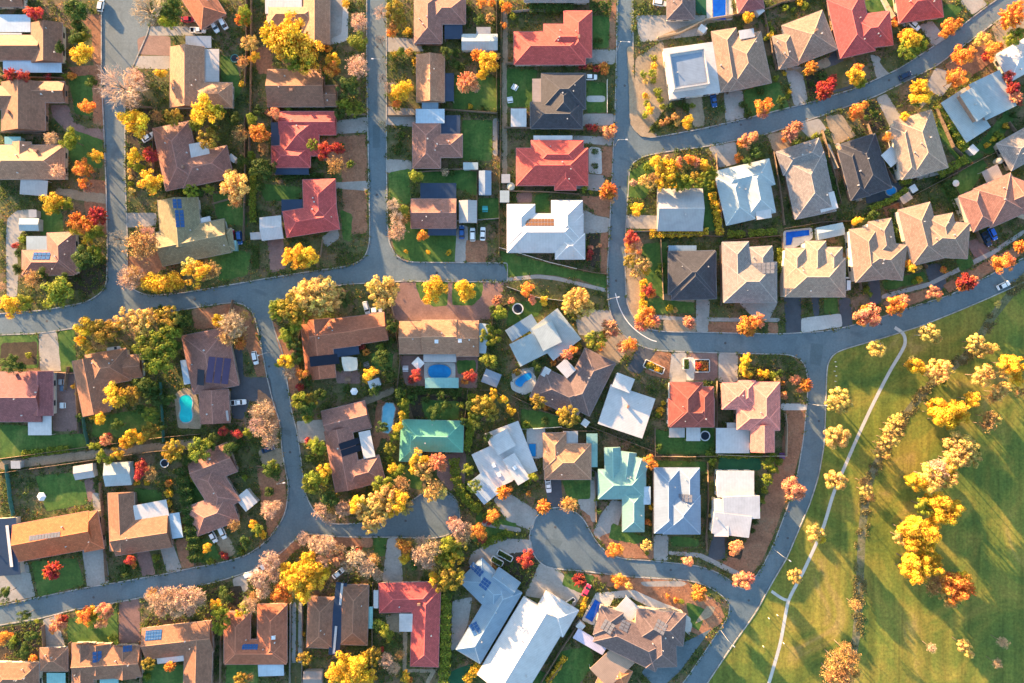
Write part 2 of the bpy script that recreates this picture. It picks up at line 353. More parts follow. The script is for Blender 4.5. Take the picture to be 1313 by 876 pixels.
PATCHES = '''
M 95,18 130,18 130,100 121,100 118,40
M 86,86 130,84 131,110 122,112 100,100
M 115,110 132,112 134,162 120,160
M 112,230 137,232 138,300 118,300 108,260
S 85,332 137,330 137,362 104,386 72,372
U 0,388 60,380 105,372 108,386 60,396 0,401
U 162,95 218,92 222,138 165,136
B 176,50 190,45 219,47 219,72 178,70
C 192,34 240,34 252,46 190,46
C 176,72 219,72 219,89 172,88
B 65,135 88,135 95,156 113,165 135,165 135,180 105,176 83,166 68,151
T 73,241 137,249 137,262 95,256 70,248
C 162,273 201,273 201,290 162,292
C 45,268 22,270 10,280 8,300 9,381 22,381 24,350 22,320 27,298 45,290
L 90,165 132,180 132,215 100,220 84,190
L 88,100 118,96 120,150 96,146
L 48,270 80,272 82,300 52,302
M 163,330 205,320 214,345 200,352 166,350
S 164,140 198,140 196,200 164,240
C 420,58 440,55 445,0 423,-8
P 424,50 438,44 440,6 447,4 446,52 428,58
M 412,178 470,172 471,300 440,300 438,215 410,205
M 325,60 350,60 350,95 330,95
C 432,155 471,150 471,170 430,172
C 415,235 472,232 472,245 430,242
L 272,248 312,250 318,290 280,288
L 330,235 388,240 382,258 340,258
B 343,308 363,304 367,345 347,350
C 412,305 432,290 436,305 418,318
L 436,268 452,275 450,310 440,308
L 265,325 300,318 322,325 318,352 285,362 270,345
L 282,70 300,75 312,110 300,135 284,100
C 495,48 533,50 545,66 495,67
C 495,137 532,140 532,163 495,160
U 496,165 528,166 528,204 496,204
C 495,204 528,206 528,219 496,222
U 500,72 530,70 532,128 500,130
L 583,96 641,100 641,142 580,140
L 592,154 631,154 631,206 592,206
C 632,152 640,152 640,200 632,200
L 535,215 612,218 612,252 570,236 540,235
L 498,222 526,216 526,262 500,260
L 613,254 640,254 640,283 613,283
L 498,286 530,285 586,300 584,336 528,336 507,325
C 586,288 600,290 600,310 597,337 583,337
M 597,308 625,308 625,337 597,337
T 645,5 651,5 650,247 643,247
U 650,17 700,17 697,39 655,42
L 757,20 782,22 780,62 760,62
M 782,3 790,3 789,63 781,63
C 751,64 790,64 788,83 748,82
L 650,88 690,90 680,138 650,138
L 751,105 777,106 777,145 751,145
P 752,123 776,123 776,131 752,131
C 748,146 787,146 787,161 745,162
C 735,174 786,176 785,187 735,183
M 771,188 785,188 785,228 770,226
P 755,188 771,190 772,224 755,222
C 738,222 775,225 775,246 738,242
M 740,252 782,252 782,279 765,276
C 747,268 765,277 782,280 780,298 748,300
M 770,298 780,298 778,352 770,350
S 752,300 769,298 769,346 752,340
L 640,321 672,330 738,347 778,352 777,372 740,357 690,351 652,356
U 652,364 715,357 776,374 777,394 740,388 655,392
C 650,356 690,352 715,355 777,370 777,375 715,360 690,357 650,361
L 686,248 704,248 704,272 686,272
B 662,247 682,247 682,260 662,260
C 735,396 781,398 790,418 760,430 742,430
T 765,428 795,425 812,440 790,470 770,462
B 515,361 648,362 640,392 626,411 508,411 498,385
L 532,362 575,362 574,392 556,394 540,385
L 580,362 620,362 618,380 606,392 580,392
L 655,388 700,384 690,405 648,420
B 512,456 613,456 612,498 520,494
L 585,462 610,462 610,478 587,480
L 475,452 505,453 503,476 478,474
B 430,475 462,476 462,492 432,492
M 484,512 511,518 500,568 490,560 478,590 478,560
S 524,505 595,510 594,540 535,545 528,530
L 540,512 590,515 588,538 545,538
L 668,524 718,532 718,548 668,550
C 655,476 685,470 686,505 660,500
C 380,540 416,538 421,565 384,568
U 388,570 418,574 428,620 395,615
M 348,410 372,430 385,480 376,530 368,480 352,425
L 495,590 545,600 540,628 500,620
B 562,585 598,578 596,630 578,630 560,610
T 0,591 255,562 255,573 120,588 0,603
T 420,528 505,496 506,504 425,538
C 50,427 73,424 80,476 52,476
L 0,431 49,429 50,472 0,472
L 74,425 96,422 99,477 79,477
S 2,440 48,438 48,468 0,470
B 66,477 100,477 105,553 68,553
L 0,544 36,546 68,558 110,556 112,576 0,590
L 120,535 205,520 208,565 118,560
A 297,448 311,448 313,484 346,484 350,512 320,515 312,538 297,536 295,500
M 245,397 300,389 321,400 335,446 341,482 330,484 318,448 300,420 250,422
M 330,498 352,514 360,544 352,560 330,540
T 331,577 361,574 365,598 336,596
M 330,600 366,602 368,652 345,690 335,640
U 300,580 330,580 330,620 305,612
L 240,600 262,640 248,665 240,660
T 276,690 290,681 303,708 289,718
L 252,690 272,692 284,716 256,722
U 285,660 320,665 318,700 305,704 295,685
C 105,700 135,696 141,747 112,753
B 175,708 192,706 200,737 182,739
C 205,700 222,697 234,730 214,734
M 224,692 240,690 250,726 234,730
C 0,735 36,720 46,765 0,774
L 40,720 98,715 110,749 50,766
L 45,610 92,606 112,622 112,646 60,656
L 172,625 208,630 208,645 178,645
B 108,615 120,612 124,640 114,645
C 118,632 128,632 136,700 126,700
B 153,772 179,767 181,824 153,826
C 55,794 73,789 86,835 60,834
S 0,806 55,798 58,850 0,848
L 85,794 150,778 152,828 88,826
C 298,742 316,735 319,755 303,767
S 190,790 262,795 268,760 310,750 312,800 275,800 190,806
C 375,772 380,772 379,880 374,880
C 383,772 388,772 387,880 382,880
U 366,850 400,850 400,880 366,880
L 290,852 332,852 332,880 290,880
L 182,852 236,852 236,880 184,880
C 497,690 513,689 517,746 490,746
L 479,690 496,690 494,713 480,714
M 392,685 478,690 478,702 396,700
M 325,732 380,692 392,696 340,742
T 494,788 513,786 513,812 498,808
T 517,810 523,810 521,858 561,858 548,880 542,880 552,862 516,862
U 490,815 516,815 514,855 480,860
V 576,862 605,850 612,864 595,885 570,885
C 580,770 606,765 600,800 588,830 578,835
C 605,708 640,690 681,692 685,714 640,720 612,738 600,722
S 630,716 660,708 660,730 632,738
S 660,708 684,709 690,724 676,752 652,740
C 691,722 720,732 724,740 762,736 735,780 715,770 700,768 672,764 684,740
L 724,735 764,737 748,762 720,750
C 632,640 650,630 690,656 682,681 650,668
L 612,655 664,672 650,690 605,695
C 618,668 668,677 668,683 618,674
A 697,612 719,612 722,651 704,651
L 720,615 757,614 757,646 730,646
C 757,600 766,606 765,670 750,668 740,640 757,640
M 741,650 757,662 766,692 752,672
C 785,640 801,644 790,682 772,695 760,684 770,660
M 768,688 785,682 838,700 838,717 800,715 780,708
L 785,670 830,690 815,698 780,690
U 858,709 905,712 905,726 858,720
L 860,687 896,690 896,701 860,700
C 838,686 857,685 856,719 838,718
A 915,683 933,681 930,716 905,720
M 1009,520 1034,520 1030,562 1018,610 990,690 975,722 960,742 925,722 955,695 988,620 1000,590
C 857,706 898,709 950,734 947,740 896,715 857,711
S 928,682 955,690 950,718 930,712
M 757,736 878,744 922,772 930,794 900,818 870,800 840,772 780,752
C 820,746 870,744 882,748 874,752 826,752
L 880,772 906,782 896,810 884,800
P 762,760 812,756 850,773 886,792 884,803 846,785 808,766 764,768
P 835,768 870,780 888,800 884,815 862,792 838,778
R 822,862 850,832 884,820 912,806 872,860 845,885
T 906,776 918,778 912,790 890,800
L 716,836 756,828 762,850 735,888 705,888
L 672,872 690,858 706,866 690,888 664,888
V 923,585 975,588 975,603 920,603
L 839,550 916,566 917,583 839,582
L 880,540 916,548 915,566 880,566
L 838,590 905,592 905,604 838,600
M 820,450 861,452 857,486 828,480
C 861,452 880,452 882,490 857,490
B 881,453 920,453 920,488 885,488
C 921,453 946,453 946,492 921,490
U 974,456 1012,455 1033,472 1034,516 1010,516 1008,480 976,475
S 945,470 1000,470 1005,512 990,490 946,488
P 1001,517 1034,518 1034,526 1001,526
P 880,458 890,458 890,488 880,488
A 818,443 842,450 820,480 803,474
T 803,300 812,302 826,380 832,396 816,411 803,391
T 815,75 850,52 862,128 826,176 812,166 812,120
C 815,20 906,20 906,45 820,55
T 878,128 900,124 904,162 890,164
C 928,118 952,116 955,151 930,157
L 953,116 1000,105 1012,140 956,151
C 1006,88 1027,85 1036,131 1018,136
A 1055,80 1074,62 1096,112 1066,121
S 1030,90 1056,85 1064,122 1040,128
C 1115,70 1126,72 1140,94 1124,102
U 1126,78 1160,66 1168,78 1138,94
C 1178,33 1194,26 1212,49 1196,60
L 1183,25 1215,5 1236,10 1215,32
L 1100,5 1150,-8 1160,0 1120,20
C 1230,2 1250,-8 1266,6 1246,20
V 892,-8 908,-8 908,20 892,18
P 905,-8 938,-8 940,26 906,28
L 806,222 828,206 852,205 832,240 828,256 804,252
L 804,225 826,228 828,250 804,252
C 803,275 848,277 848,294 802,293
L 902,240 918,240 920,296 902,296
L 805,315 855,310 855,385 825,370 830,330
L 822,385 855,380 890,385 890,402 830,402
T 850,376 890,383 890,388 848,384
C 816,402 880,407 1000,408 1000,413 880,412 820,408
T 850,410 893,411 893,426 850,425
C 892,384 910,384 908,426 893,426
M 908,413 946,413 946,427 908,426
M 984,414 998,414 998,428 984,428
C 945,386 998,386 985,412 968,410
A 1005,378 1027,378 1027,428 1007,428
A 1040,380 1051,380 1050,405 1043,406
A 1075,382 1090,382 1093,417 1078,420
P 1027,408 1078,402 1080,419 1027,427
L 1056,381 1074,381 1074,402 1056,403
A 1185,340 1205,337 1214,366 1196,380
A 1112,362 1127,358 1130,388 1116,394
M 1130,388 1192,370 1198,380 1140,402
M 1208,366 1296,318 1312,325 1254,359 1216,376
B 1238,311 1254,305 1270,324 1252,336
C 1130,378 1190,362 1270,322 1313,294 1313,300 1272,328 1190,368 1130,384
L 1130,360 1184,348 1188,361 1134,373
L 1224,331 1242,326 1249,340 1230,349
L 1204,240 1258,202 1266,213 1224,272
S 1112,300 1150,290 1180,345 1165,352
C 908,189 943,182 946,210 922,216
T 983,173 1012,167 1016,190 996,205
C 1020,160 1050,152 1060,166 1040,180
T 1057,150 1078,146 1098,175 1070,186
C 1123,126 1136,120 1162,160 1142,166
S 1095,140 1124,130 1136,165 1110,170
C 1199,87 1216,92 1222,105 1206,126 1186,112
T 1168,110 1185,104 1196,125 1180,140
M 1210,85 1262,40 1285,70 1230,110
T 1057,-6 1064,-6 1072,20 1081,60 1074,62 1066,34
T 1065,10 1070,10 1096,72 1090,75
P 1125,-6 1133,-6 1146,22 1141,26
P 1142,-4 1150,-4 1164,32 1158,36
P 988,54 994,52 1009,88 1003,91
P 1057,186 1063,184 1075,214 1069,218
P 1070,185 1076,183 1087,212 1081,215
T 1082,186 1089,184 1102,222 1095,226
P 1084,226 1092,224 1104,256 1097,260
T 1154,162 1160,160 1174,196 1168,200
T 843,48 905,24 940,18 940,24 906,31 844,55
T 804,60 813,60 812,150 822,170 842,171 842,176 822,176 808,160
U 1055,90 1090,75 1110,104 1062,118
T 1000,78 1010,92 1040,84 1060,72 1066,84 1030,98
T 1270,35 1313,0 1330,20 1290,60 1284,75
L 1205,135 1245,190 1262,200 1232,215 1200,170
L 1250,190 1290,140 1300,152 1270,200
M 1130,262 1155,258 1160,280 1138,285
C 1157,175 1200,170 1213,222 1172,232
A 1110,215 1150,225 1160,250 1110,262
'''
for ln in PATCHES.strip().splitlines():
    k, t = ln.split(' ', 1); patch(k, parse(t))

# painted line round the bend, dark drain strips
def ribbon(name, pts, w, m, z, label, cat, kind='structure'):
    pts = chaikin(pts, 2, 8.0, closed=False)
    b = MB(); P = strip(pts, w); n = len(pts)
    for i in range(n-1):
        a, c, d, e = P[i], P[i+1], P[2*n-2-i], P[2*n-1-i]
        b.face([W(*e).to_3d()+Vector((0, 0, z)), W(*d)+Vector((0, 0, z)), W(*c)+Vector((0, 0, z)), W(*a)+Vector((0, 0, z))])
    o = struct(name, b, m, label=label); o['category'] = cat; return o
WHITE = plain('white paint', (0.75, 0.75, 0.72), 0.6)
ribbon('road_marking', [(789,376),(793,392),(802,410),(816,425),(834,436),(842,438)], 1.0, WHITE, 0.006, 'curved white line painted round the road bend', 'road marking')
ribbon('footpath', [(1147,420),(1158,427),(1161,436),(1159,446),(1141,475),(1118,520),(1099,561),(1068,633),(1056,676),(1030,733),(1011,768),(1008,782),(1000.6,825),(984,882)], 4.2, G_PALE, BASE+0.012, 'pale concrete footpath winding down through the grassy park', 'footpath')
ribbon('footpath', [(1011,770),(1003,768),(989,758)], 3.6, G_PALE, BASE+0.009, 'short concrete footpath spur joining the park path to the road', 'footpath')
G_SWALE = surf('rough creek bed', [(0.3, (0.085, 0.10, 0.04)), (0.5, (0.14, 0.14, 0.07)), (0.72, (0.22, 0.19, 0.13))], 0.3, 1.8, 0.5, 1.5)
ribbon('creek_bed', [(1335,330),(1275,402),(1240,456),(1196,490),(1160,532),(1128,585),(1112,622),(1105,680),(1101,780),(1096,830),(1080,890)], 10, G_SWALE, BASE+0.004, 'rough dark stony creek bed crossing the park', 'creek bed')
#G_BARE = surf('bare dirt', [(0.3, (0.13, 0.10, 0.07)), (0.7, (0.22, 0.165, 0.12))], 0.12, 1.5, 0.3)

for i, (pts, lab) in enumerate(((((150,215),(158,216),(157,232),(149,231)), 'darker rectangular asphalt repair on the top left street'), (((300,352),(330,349),(331,356),(301,359)), 'darker asphalt repair on the cross street'), (((1040,440),(1056,442),(1052,470),(1038,466)), 'darker asphalt repair at the park road corner'), (((700,690),(722,694),(716,704),(699,699)), 'darker asphalt repair in the cul-de-sac'), (((478,160),(487,160),(487,190),(478,190)), 'darker asphalt repair on the middle upper street'), (((352,545),(372,552),(374,560),(354,553)), 'pale trench repair across the left side road'))):
    b = MB(); b.prism([W(*p) for p in chaikin(list(pts), 1, 1.0)], .004+.0005*i, .004+.0005*i); struct('road_repair', b, surf('road repair', [(0.3, (0.085, 0.12, 0.138)), (0.7, (0.105, 0.145, 0.16))], 0.3, 2.0, 0.2), label=lab)
IRON = plain('cast iron', (.07, .075, .08), .7)
for x, y in ((145,120),(148,300),(60,412),(250,384),(345,470),(372,580),(300,728),(120,766),(484,60),(483,250),(560,350),(801,110),(795,240),(790,360),(930,440),(1130,416),(1050,540),(1010,690),(960,770),(860,731),(712,676),(950,160),(1140,103),(520,668)):
    p = W(x, y); b = MB(); b.tube([Vector((0, 0, 0)), Vector((0, 0, .012))], [.42, .42], 14); o = link('manhole_cover', b.mesh('manhole_cover', IRON), None, (p.x, p.y, .001)); want(o, 'round iron manhole cover', 'manhole cover', x, y)
# ================================================================== houses
RC = {'BR': (0.285,0.140,0.085), 'MB': (0.30,0.145,0.112), 'TC': (0.40,0.140,0.075), 'TN': (0.40,0.21,0.125), 'RD': (0.46,0.085,0.08), 'CR': (0.52,0.085,0.07),
      'MR': (0.26,0.095,0.095), 'CH': (0.055,0.056,0.066), 'DB': (0.16,0.115,0.11), 'GR': (0.255,0.222,0.205), 'LG': (0.39,0.38,0.375), 'WH': (0.53,0.52,0.515), 'TL': (0.185,0.335,0.310),
      'ZN': (0.36,0.42,0.43), 'GN': (0.115,0.33,0.235), 'BG': (0.21,0.29,0.36), 'OL': (0.25,0.215,0.125), 'PK': (0.64,0.215,0.17), 'BE': (0.37,0.26,0.19), 'PB': (0.40,0.50,0.58),
      'NV': (0.025,0.045,0.085), 'AQ': (0.22,0.44,0.43), 'LV': (0.47,0.46,0.58), 'TB': (0.32,0.26,0.23), 'OG': (0.52,0.19,0.08), 'OT': (0.47,0.135,0.052), 'TG': (0.305,0.205,0.152), 'DR': (0.285,0.075,0.058), 'BK': (0.012,0.012,0.014), 'SB': (0.215,0.275,0.355)}
METAL = {'WH', 'LG', 'ZN', 'PB', 'NV', 'AQ', 'LV', 'BG', 'GN', 'TL', 'SB'}
CW = {'BR': 'brown', 'MB': 'mauve brown', 'TC': 'terracotta', 'TN': 'tan', 'RD': 'red', 'CR': 'coral red', 'MR': 'maroon', 'CH': 'charcoal', 'DB': 'dark brown', 'GR': 'grey', 'LG': 'light grey',
      'WH': 'white', 'TL': 'teal', 'ZN': 'pale blue-grey', 'GN': 'green', 'BG': 'slate blue', 'OL': 'olive', 'PK': 'pink', 'BE': 'beige', 'PB': 'pale blue', 'NV': 'navy', 'AQ': 'aqua', 'LV': 'lavender',
      'TB': 'taupe', 'OG': 'orange', 'BK': 'black', 'OT': (0.52,0.215,0.10), 'DR': 'red brown', 'TG': 'greyish tan', 'OT': 'orange tan', 'SB': 'steel blue'}
def rm(c): return roofmat(CW[c]+' roof', RC[c], c not in METAL)
WALLC = [(0.30,0.20,0.15), (0.36,0.30,0.24), (0.48,0.43,0.36), (0.25,0.15,0.11), (0.55,0.52,0.47)]
GLASS, _nt, _b = nmat('window glass', 0.08); _b.inputs['Base Color'].default_value = (0.03, 0.04, 0.05, 1)
PANEL, _nt, _b = nmat('solar glass', 0.16)
_uv = node(_nt, 'ShaderNodeUVMap').outputs[0]; _br = node(_nt, 'ShaderNodeTexBrick'); _nt.links.new(_uv, _br.inputs['Vector']); _br.offset = 0
_br.inputs['Scale'].default_value = 1; _br.inputs['Brick Width'].default_value = 0.33; _br.inputs['Row Height'].default_value = 0.33; _br.inputs['Mortar Size'].default_value = 0.015
_br.inputs['Color1'].default_value = _br.inputs['Color2'].default_value = (0.018, 0.075, 0.22, 1); _br.inputs['Mortar'].default_value = (0.12, 0.20, 0.34, 1)
_nt.links.new(_br.outputs['Color'], _b.inputs['Base Color'])
PANELS = {'b': PANEL, 'p': plain('purple solar sheet', (0.075, 0.055, 0.11), 0.3), 'k': plain('black solar sheet', (0.012, 0.016, 0.03), 0.25), 'w': plain('bronze solar glass', (0.16, 0.085, 0.045), 0.2), 'g': plain('grey solar glass', (0.12,0.13,0.16), 0.15)}

class Wing:
    def __init__(s, xa, ya, xb, yb, w, kind, i, lift=0.0):
        z = 2.75+0.03*i+lift
        s.kind = kind; s.z = z
        a = W(xa, ya, z); b = W(xb, yb, z); a.z = b.z = 0
        k = S*(H-z)/H
        L = (b-a).length; w = w*k
        u = (b-a).normalized()
        if kind == 'h' and L < w:            # ridge runs along the longer side
            c = (a+b)/2; u2 = Vector((-u.y, u.x, 0)); a = c-u2*w/2; b = c+u2*w/2; L, w = w, L; u = u2
        s.c = (a+b)/2; s.u = u; s.v = Vector((-u.y, u.x, 0)); s.hl = L/2; s.hw = w/2
        s.t = math.tan(R(19.5+(i % 3)*0.8)) if kind in 'hg' else math.tan(R(4.0))
        if kind in 'fp': s.t = 0.0
    def z_at(s, x, y):
        d = Vector((x, y, 0))-s.c; u = abs(d.dot(s.u)); v = abs(d.dot(s.v))
        if u > s.hl or v > s.hw: return None
        if s.kind in 'fp': return s.z
        if s.kind == 's': return s.z+(d.dot(s.v)+s.hw)*s.t
        e = s.hw-v
        if s.kind == 'h': e = min(e, s.hl-u)
        return s.z+e*s.t
    def P(s, u, v, z): return Vector((s.c.x+s.u.x*u+s.v.x*v, s.c.y+s.u.y*u+s.v.y*v, z))
    def roof(s, b, caps, fas):
        hl, hw, z = s.hl, s.hw, s.z; zt = 0.22
        E = [(-hl, -hw), (hl, -hw), (hl, hw), (-hl, hw)]
        if s.kind in 'fps':
            zz = lambda u, v: z+((v+hw)*s.t if s.kind == 's' else 0)
            top = [s.P(u, v, zz(u, v)) for u, v in E]
            b.face(top, [(u, v) for u, v in E])
            for i in range(4):
                j = (i+1) % 4; a, c = top[i], top[j]; dn = Vector((0, 0, -0.25))
                fas.face([a+dn, c+dn, c, a])
            fas.face([p+Vector((0, 0, -0.25)) for p in top][::-1])
            if s.kind == 'p':                 # parapet
                for cu, cv, lu, lv in ((0, -hw+.15, hl, .15), (0, hw-.15, hl, .15), (-hl+.15, 0, .15, hw-.3), (hl-.15, 0, .15, hw-.3)):
                    fas.box(s.P(cu, cv, 0), s.u, s.v, lu, lv, z-0.2, z+0.55)
            return
        rz = z+hw*s.t
        ri = min(hw, hl-0.01) if s.kind == 'h' else 0.0
        sl = math.hypot(1, s.t)
        r0, r1 = s.P(-hl+ri, 0, rz), s.P(hl-ri, 0, rz)
        e = [s.P(u, v, z) for u, v in E]
        b.face([e[0], e[1], r1, r0], [(-hl, 0), (hl, 0), (hl-ri, hw*sl), (-hl+ri, hw*sl)])
        b.face([e[2], e[3], r0, r1], [(-hl, 0), (hl, 0), (hl-ri, hw*sl), (-hl+ri, hw*sl)])
        if s.kind == 'h':
            b.face([e[3], e[0], r0], [(-hw, 0), (hw, 0), (0, hw*sl)]); b.face([e[1], e[2], r1], [(-hw, 0), (hw, 0), (0, hw*sl)])
            lines = [(r0, r1), (e[0], r0), (e[3], r0), (e[1], r1), (e[2], r1)]
        else:
            b.face([e[3], e[0], r0]); b.face([e[1], e[2], r1]); lines = [(r0, r1)]
        for i in range(4):                    # gutter box round the eaves
            j = (i+1) % 4
            a, c = e[i], e[j]; d = (c-a).normalized(); o = Vector((d.y, -d.x, 0))*0.13
            up = Vector((0, 0, 0.012)); dn = Vector((0, 0, -zt))
            fas.face([a+o+up, c+o+up, c+up-o*.05, a+up-o*.05]); fas.face([a+o+dn, c+o+dn, c+o+up, a+o+up])
        b.face([p+Vector((0, 0, -0.05)) for p in e][::-1])
        for p, q in lines:                    # ridge and hip capping
            d = (q-p); n = Vector((-d.y, d.x, 0)).normalized()*0.16; up = Vector((0, 0, 0.07)); dn = Vector((0, 0, -0.02))
            caps.face([p-n+dn, q-n+dn, q+up, p+up]); caps.face([p+up, q+up, q+n+dn, p+n+dn])
    def walls(s, b):
        i = 0.5 if s.kind in 'hg' else 0.25
        hl, hw = max(s.hl-i, .3), max(s.hw-i, .3); top = s.z-0.08
        E = [(-hl, -hw), (hl, -hw), (hl, hw), (-hl, hw)]
        for k in range(4):
            a, c = E[k], E[(k+1) % 4]
            pts = [s.P(*a, 0.05), s.P(*c, 0.05), s.P(*c, top), s.P(*a, top)]
            if s.kind == 'g' and k in (1, 3): pts.insert(3, s.P((a[0]+c[0])/2, 0, top+hw*s.t))
            b.face(pts)

VENTM = plain('vent metal', (0.45, 0.44, 0.42), 0.5)
CAPK = {}
HOUSES = []
LIFT = {'grey house with panel rows': 2.4, 'beige house with pointed gables': 2.6, 'pinkish tan gabled house': 2.4, 'tan house above brick drive': 2.2, 'red and navy house': 2.4, 'pink house': 2.6, 'white folded-roof house': 1.5,
        'charcoal corner house': 1.2, 'pinkish right edge house': 2.2, 'dark many-hipped house': 2.0, 'slate blue house': 1.2, 'blue-grey diagonal house': 1.5}
PANEL_ME = {}
def unit_panel(kind):
    if kind not in PANEL_ME:
        b = MB(); b.box(Vector((0, 0, 0)), Vector((1, 0, 0)), Vector((0, 1, 0)), 0.5, 0.5, 0.0, 1.0); PANEL_ME[kind] = b.mesh('solar_panel', PANELS[kind])
    return PANEL_ME[kind]
_b2 = MB(); _b2.box(Vector((0, 0, 0)), Vector((1, 0, 0)), Vector((0, 1, 0)), 0.5, 0.5, -0.5, 0.5, True); WIN_ME = _b2.mesh('window', GLASS)
_b2 = MB(); _b2.tube([Vector((0, 0, -.3)), Vector((0, 0, .55)), Vector((0, 0, .6))], [.13, .13, .2], 6); VENT_ME = _b2.mesh('vent_pipe', VENTM)
from mathutils import Matrix
def house(name, anchor, label, col, wings, extras=(), cat='house'):
    up = LIFT.get(anchor, 0.0)             # taller houses stand a storey higher
    ws = [Wing(*w[:6], i, (w[6] if len(w) > 6 else 0.0)+up) for i, w in enumerate(wings)]
    cx = sum(w.c.x*w.hl*w.hw for w in ws)/sum(w.hl*w.hw for w in ws); cy = sum(w.c.y*w.hl*w.hw for w in ws)/sum(w.hl*w.hw for w in ws)
    org = Vector((cx, cy, 0)); root = empty(name, org)
    root['label'] = label; root['category'] = cat
    rng = random.Random(len(HOUSES)*31+5)
    # footprint in photo pixels for anchors and occupancy
    px = []
    for w, ww in zip(wings, ws):
        xa, ya, xb, yb, wd = w[:5]; L = math.hypot(xb-xa, yb-ya); ux, uy = (xb-xa)/L, (yb-ya)/L
        q = [(xa-uy*wd/2, ya+ux*wd/2), (xb-uy*wd/2, yb+ux*wd/2), (xb+uy*wd/2, yb-ux*wd/2), (xa+uy*wd/2, ya-ux*wd/2)]
        px += q; global OCC; OCC |= inside(q)
    ANCH.append((min(p[0] for p in px), min(p[1] for p in px), max(p[0] for p in px), max(p[1] for p in px), anchor))
    HOUSES.append((anchor, ws, org))
    rb, cb, wb = MB(), MB(), MB()
    FB = []
    for w in ws:
        fb = MB(); w.roof(rb, cb, fb); w.walls(wb); FB.append(fb)
    wallm = plain('house wall', rng.choice(WALLC), 0.85) if col not in ('WH', 'LG') else plain('house wall white', (0.6, 0.58, 0.55), 0.85)
    roof = link('roof', rb.mesh('roof', rm(col)), root, (0, 0, 0)); me = roof.data
    for v in me.vertices: v.co -= org
    def part(nm, mb, m, par):
        me = mb.mesh(nm, m, org); return link(nm, me, par, (0, 0, 0))
    base = RC[col]
    capc = tuple(min(.8, c*1.25+0.015) for c in base)
    if cb.f: part('ridge_cap', cb, plain('ridge capping', capc, 0.8), roof)
    for fb in FB:
      if fb.f: part('gutter', fb, plain('gutter', tuple(min(.7, c*0.55+0.12) for c in base), 0.6), roof)
    part('wall', wb, wallm, root)
    # windows on the walls that face the middle of the picture
    for w in ws:
        for sgn, ax, half, ln in ((1, w.v, w.hw, w.hl), (-1, w.v, w.hw, w.hl), (1, w.u, w.hl, w.hw), (-1, w.u, w.hl, w.hw)):
            n = ax*sgn
            c = w.c+n*(max(half-(.5 if w.kind in 'hg' else .25), .3)+0.03)
            if c.length < 45 or n.dot(-c.normalized()) < 0.35: continue
            if any(o is not w and o.z_at(c.x, c.y) is not None for o in ws): continue
            for t in ((-0.45, 0.45) if ln > 4 else (0,)):
                q = c+Vector((-n.y, n.x, 0))*ln*t
                if any(o is not w and o.z_at(q.x, q.y) is not None for o in ws): continue
                o = link('window', WIN_ME, root, (q.x-org.x, q.y-org.y, 1.45)); o.rotation_euler = (0, 0, math.atan2(n.y, n.x)); o.scale = (0.08, 1.8, 1.25)
    # small roof vents
    for k in range(rng.randint(2, 4)):
        w = rng.choice(ws)
        if w.kind in 'fps' and k: continue
        p = w.P(rng.uniform(-.6, .6)*w.hl, rng.uniform(-.75, .75)*w.hw, 0)
        z = max(x.z_at(p.x, p.y) for x in ws if x.z_at(p.x, p.y) is not None)
        o = link('vent_pipe', VENT_ME, roof, (p.x-org.x, p.y-org.y, z)); o.scale = (rng.uniform(.8, 1.6),)*2+(1,)
    def top(x, y):
        t = [(w.z_at(x, y), w) for w in ws if w.z_at(x, y) is not None]
        return max(t, key=lambda a: a[0]) if t else (None, None)
    for e in extras:
        if e[0] == 's':                        # solar array: centre, size, columns, rows, kind, angle
            _, sx, sy, lx, ly, nu, nv, kind = e[:8]
            p = W(sx, sy, 4.0); z, w = top(p.x, p.y)
            if w is None: continue
            ang = e[8] if len(e) > 8 else None
            if ang is None:
                u = w.u if abs(w.u.x) > abs(w.u.y) else w.v
                if u.x < 0: u = -u
            else: u = Vector((math.cos(R(ang)), math.sin(R(ang)), 0))
            v = Vector((-u.y, u.x, 0)); d = 0.05
            zs = lambda q: (w.z_at(q.x, q.y) or z)
            gu = (zs(p+u*d)-zs(p-u*d))/(2*d); gv = (zs(p+v*d)-zs(p-v*d))/(2*d)
            du, dv = lx*S/nu, ly*S/nv
            U = Vector((u.x, u.y, gu)).normalized(); V = Vector((v.x, v.y, gv)); V = (V-U*V.dot(U)).normalized(); N = U.cross(V)
            for i in range(nu):
                for j in range(nv):
                    a, c = (i-(nu-1)/2)*du, (j-(nv-1)/2)*dv
                    q = p+u*a+v*c; zz = z+gu*a+gv*c+0.07
                    o = link('solar_panel', unit_panel(kind), roof)
                    M = Matrix((( U.x, V.x, N.x, q.x-org.x), (U.y, V.y, N.y, q.y-org.y), (U.z, V.z, N.z, zz), (0, 0, 0, 1)))
                    gap = 0.9 if du > .5 else .95
                    o.matrix_local = M @ Matrix.Diagonal((du*gap, dv*gap, 0.05, 1))
        elif e[0] == 'p':                      # flat patio or verandah roof on the house, or a slab painted as parapet shade
            _, xa, ya, xb, yb, wd, c = e[:7]; hh = e[7] if len(e) > 7 else 2.45
            a = W(xa, ya, hh); b2 = W(xb, yb, hh); u = (b2-a).normalized(); v = Vector((-u.y, u.x, 0)); L = (b2-a).length; wd2 = wd*S
            m = MB(); cc = (a+b2)/2
            q = [cc+u*i*L/2+v*j*wd2/2 for i, j in ((-1, -1), (1, -1), (1, 1), (-1, 1))]; tl = 0.10
            q = [Vector((p.x, p.y, hh+(tl if k > 1 else 0))) for k, p in enumerate(q)]
            m.face(q, [(-L/2, -wd2/2), (L/2, -wd2/2), (L/2, wd2/2), (-L/2, wd2/2)]); dn = Vector((0, 0, -.15))
            for k in range(4): m.face([q[k]+dn, q[(k+1) % 4]+dn, q[(k+1) % 4], q[k]])
            m.face([p+dn for p in q][::-1])
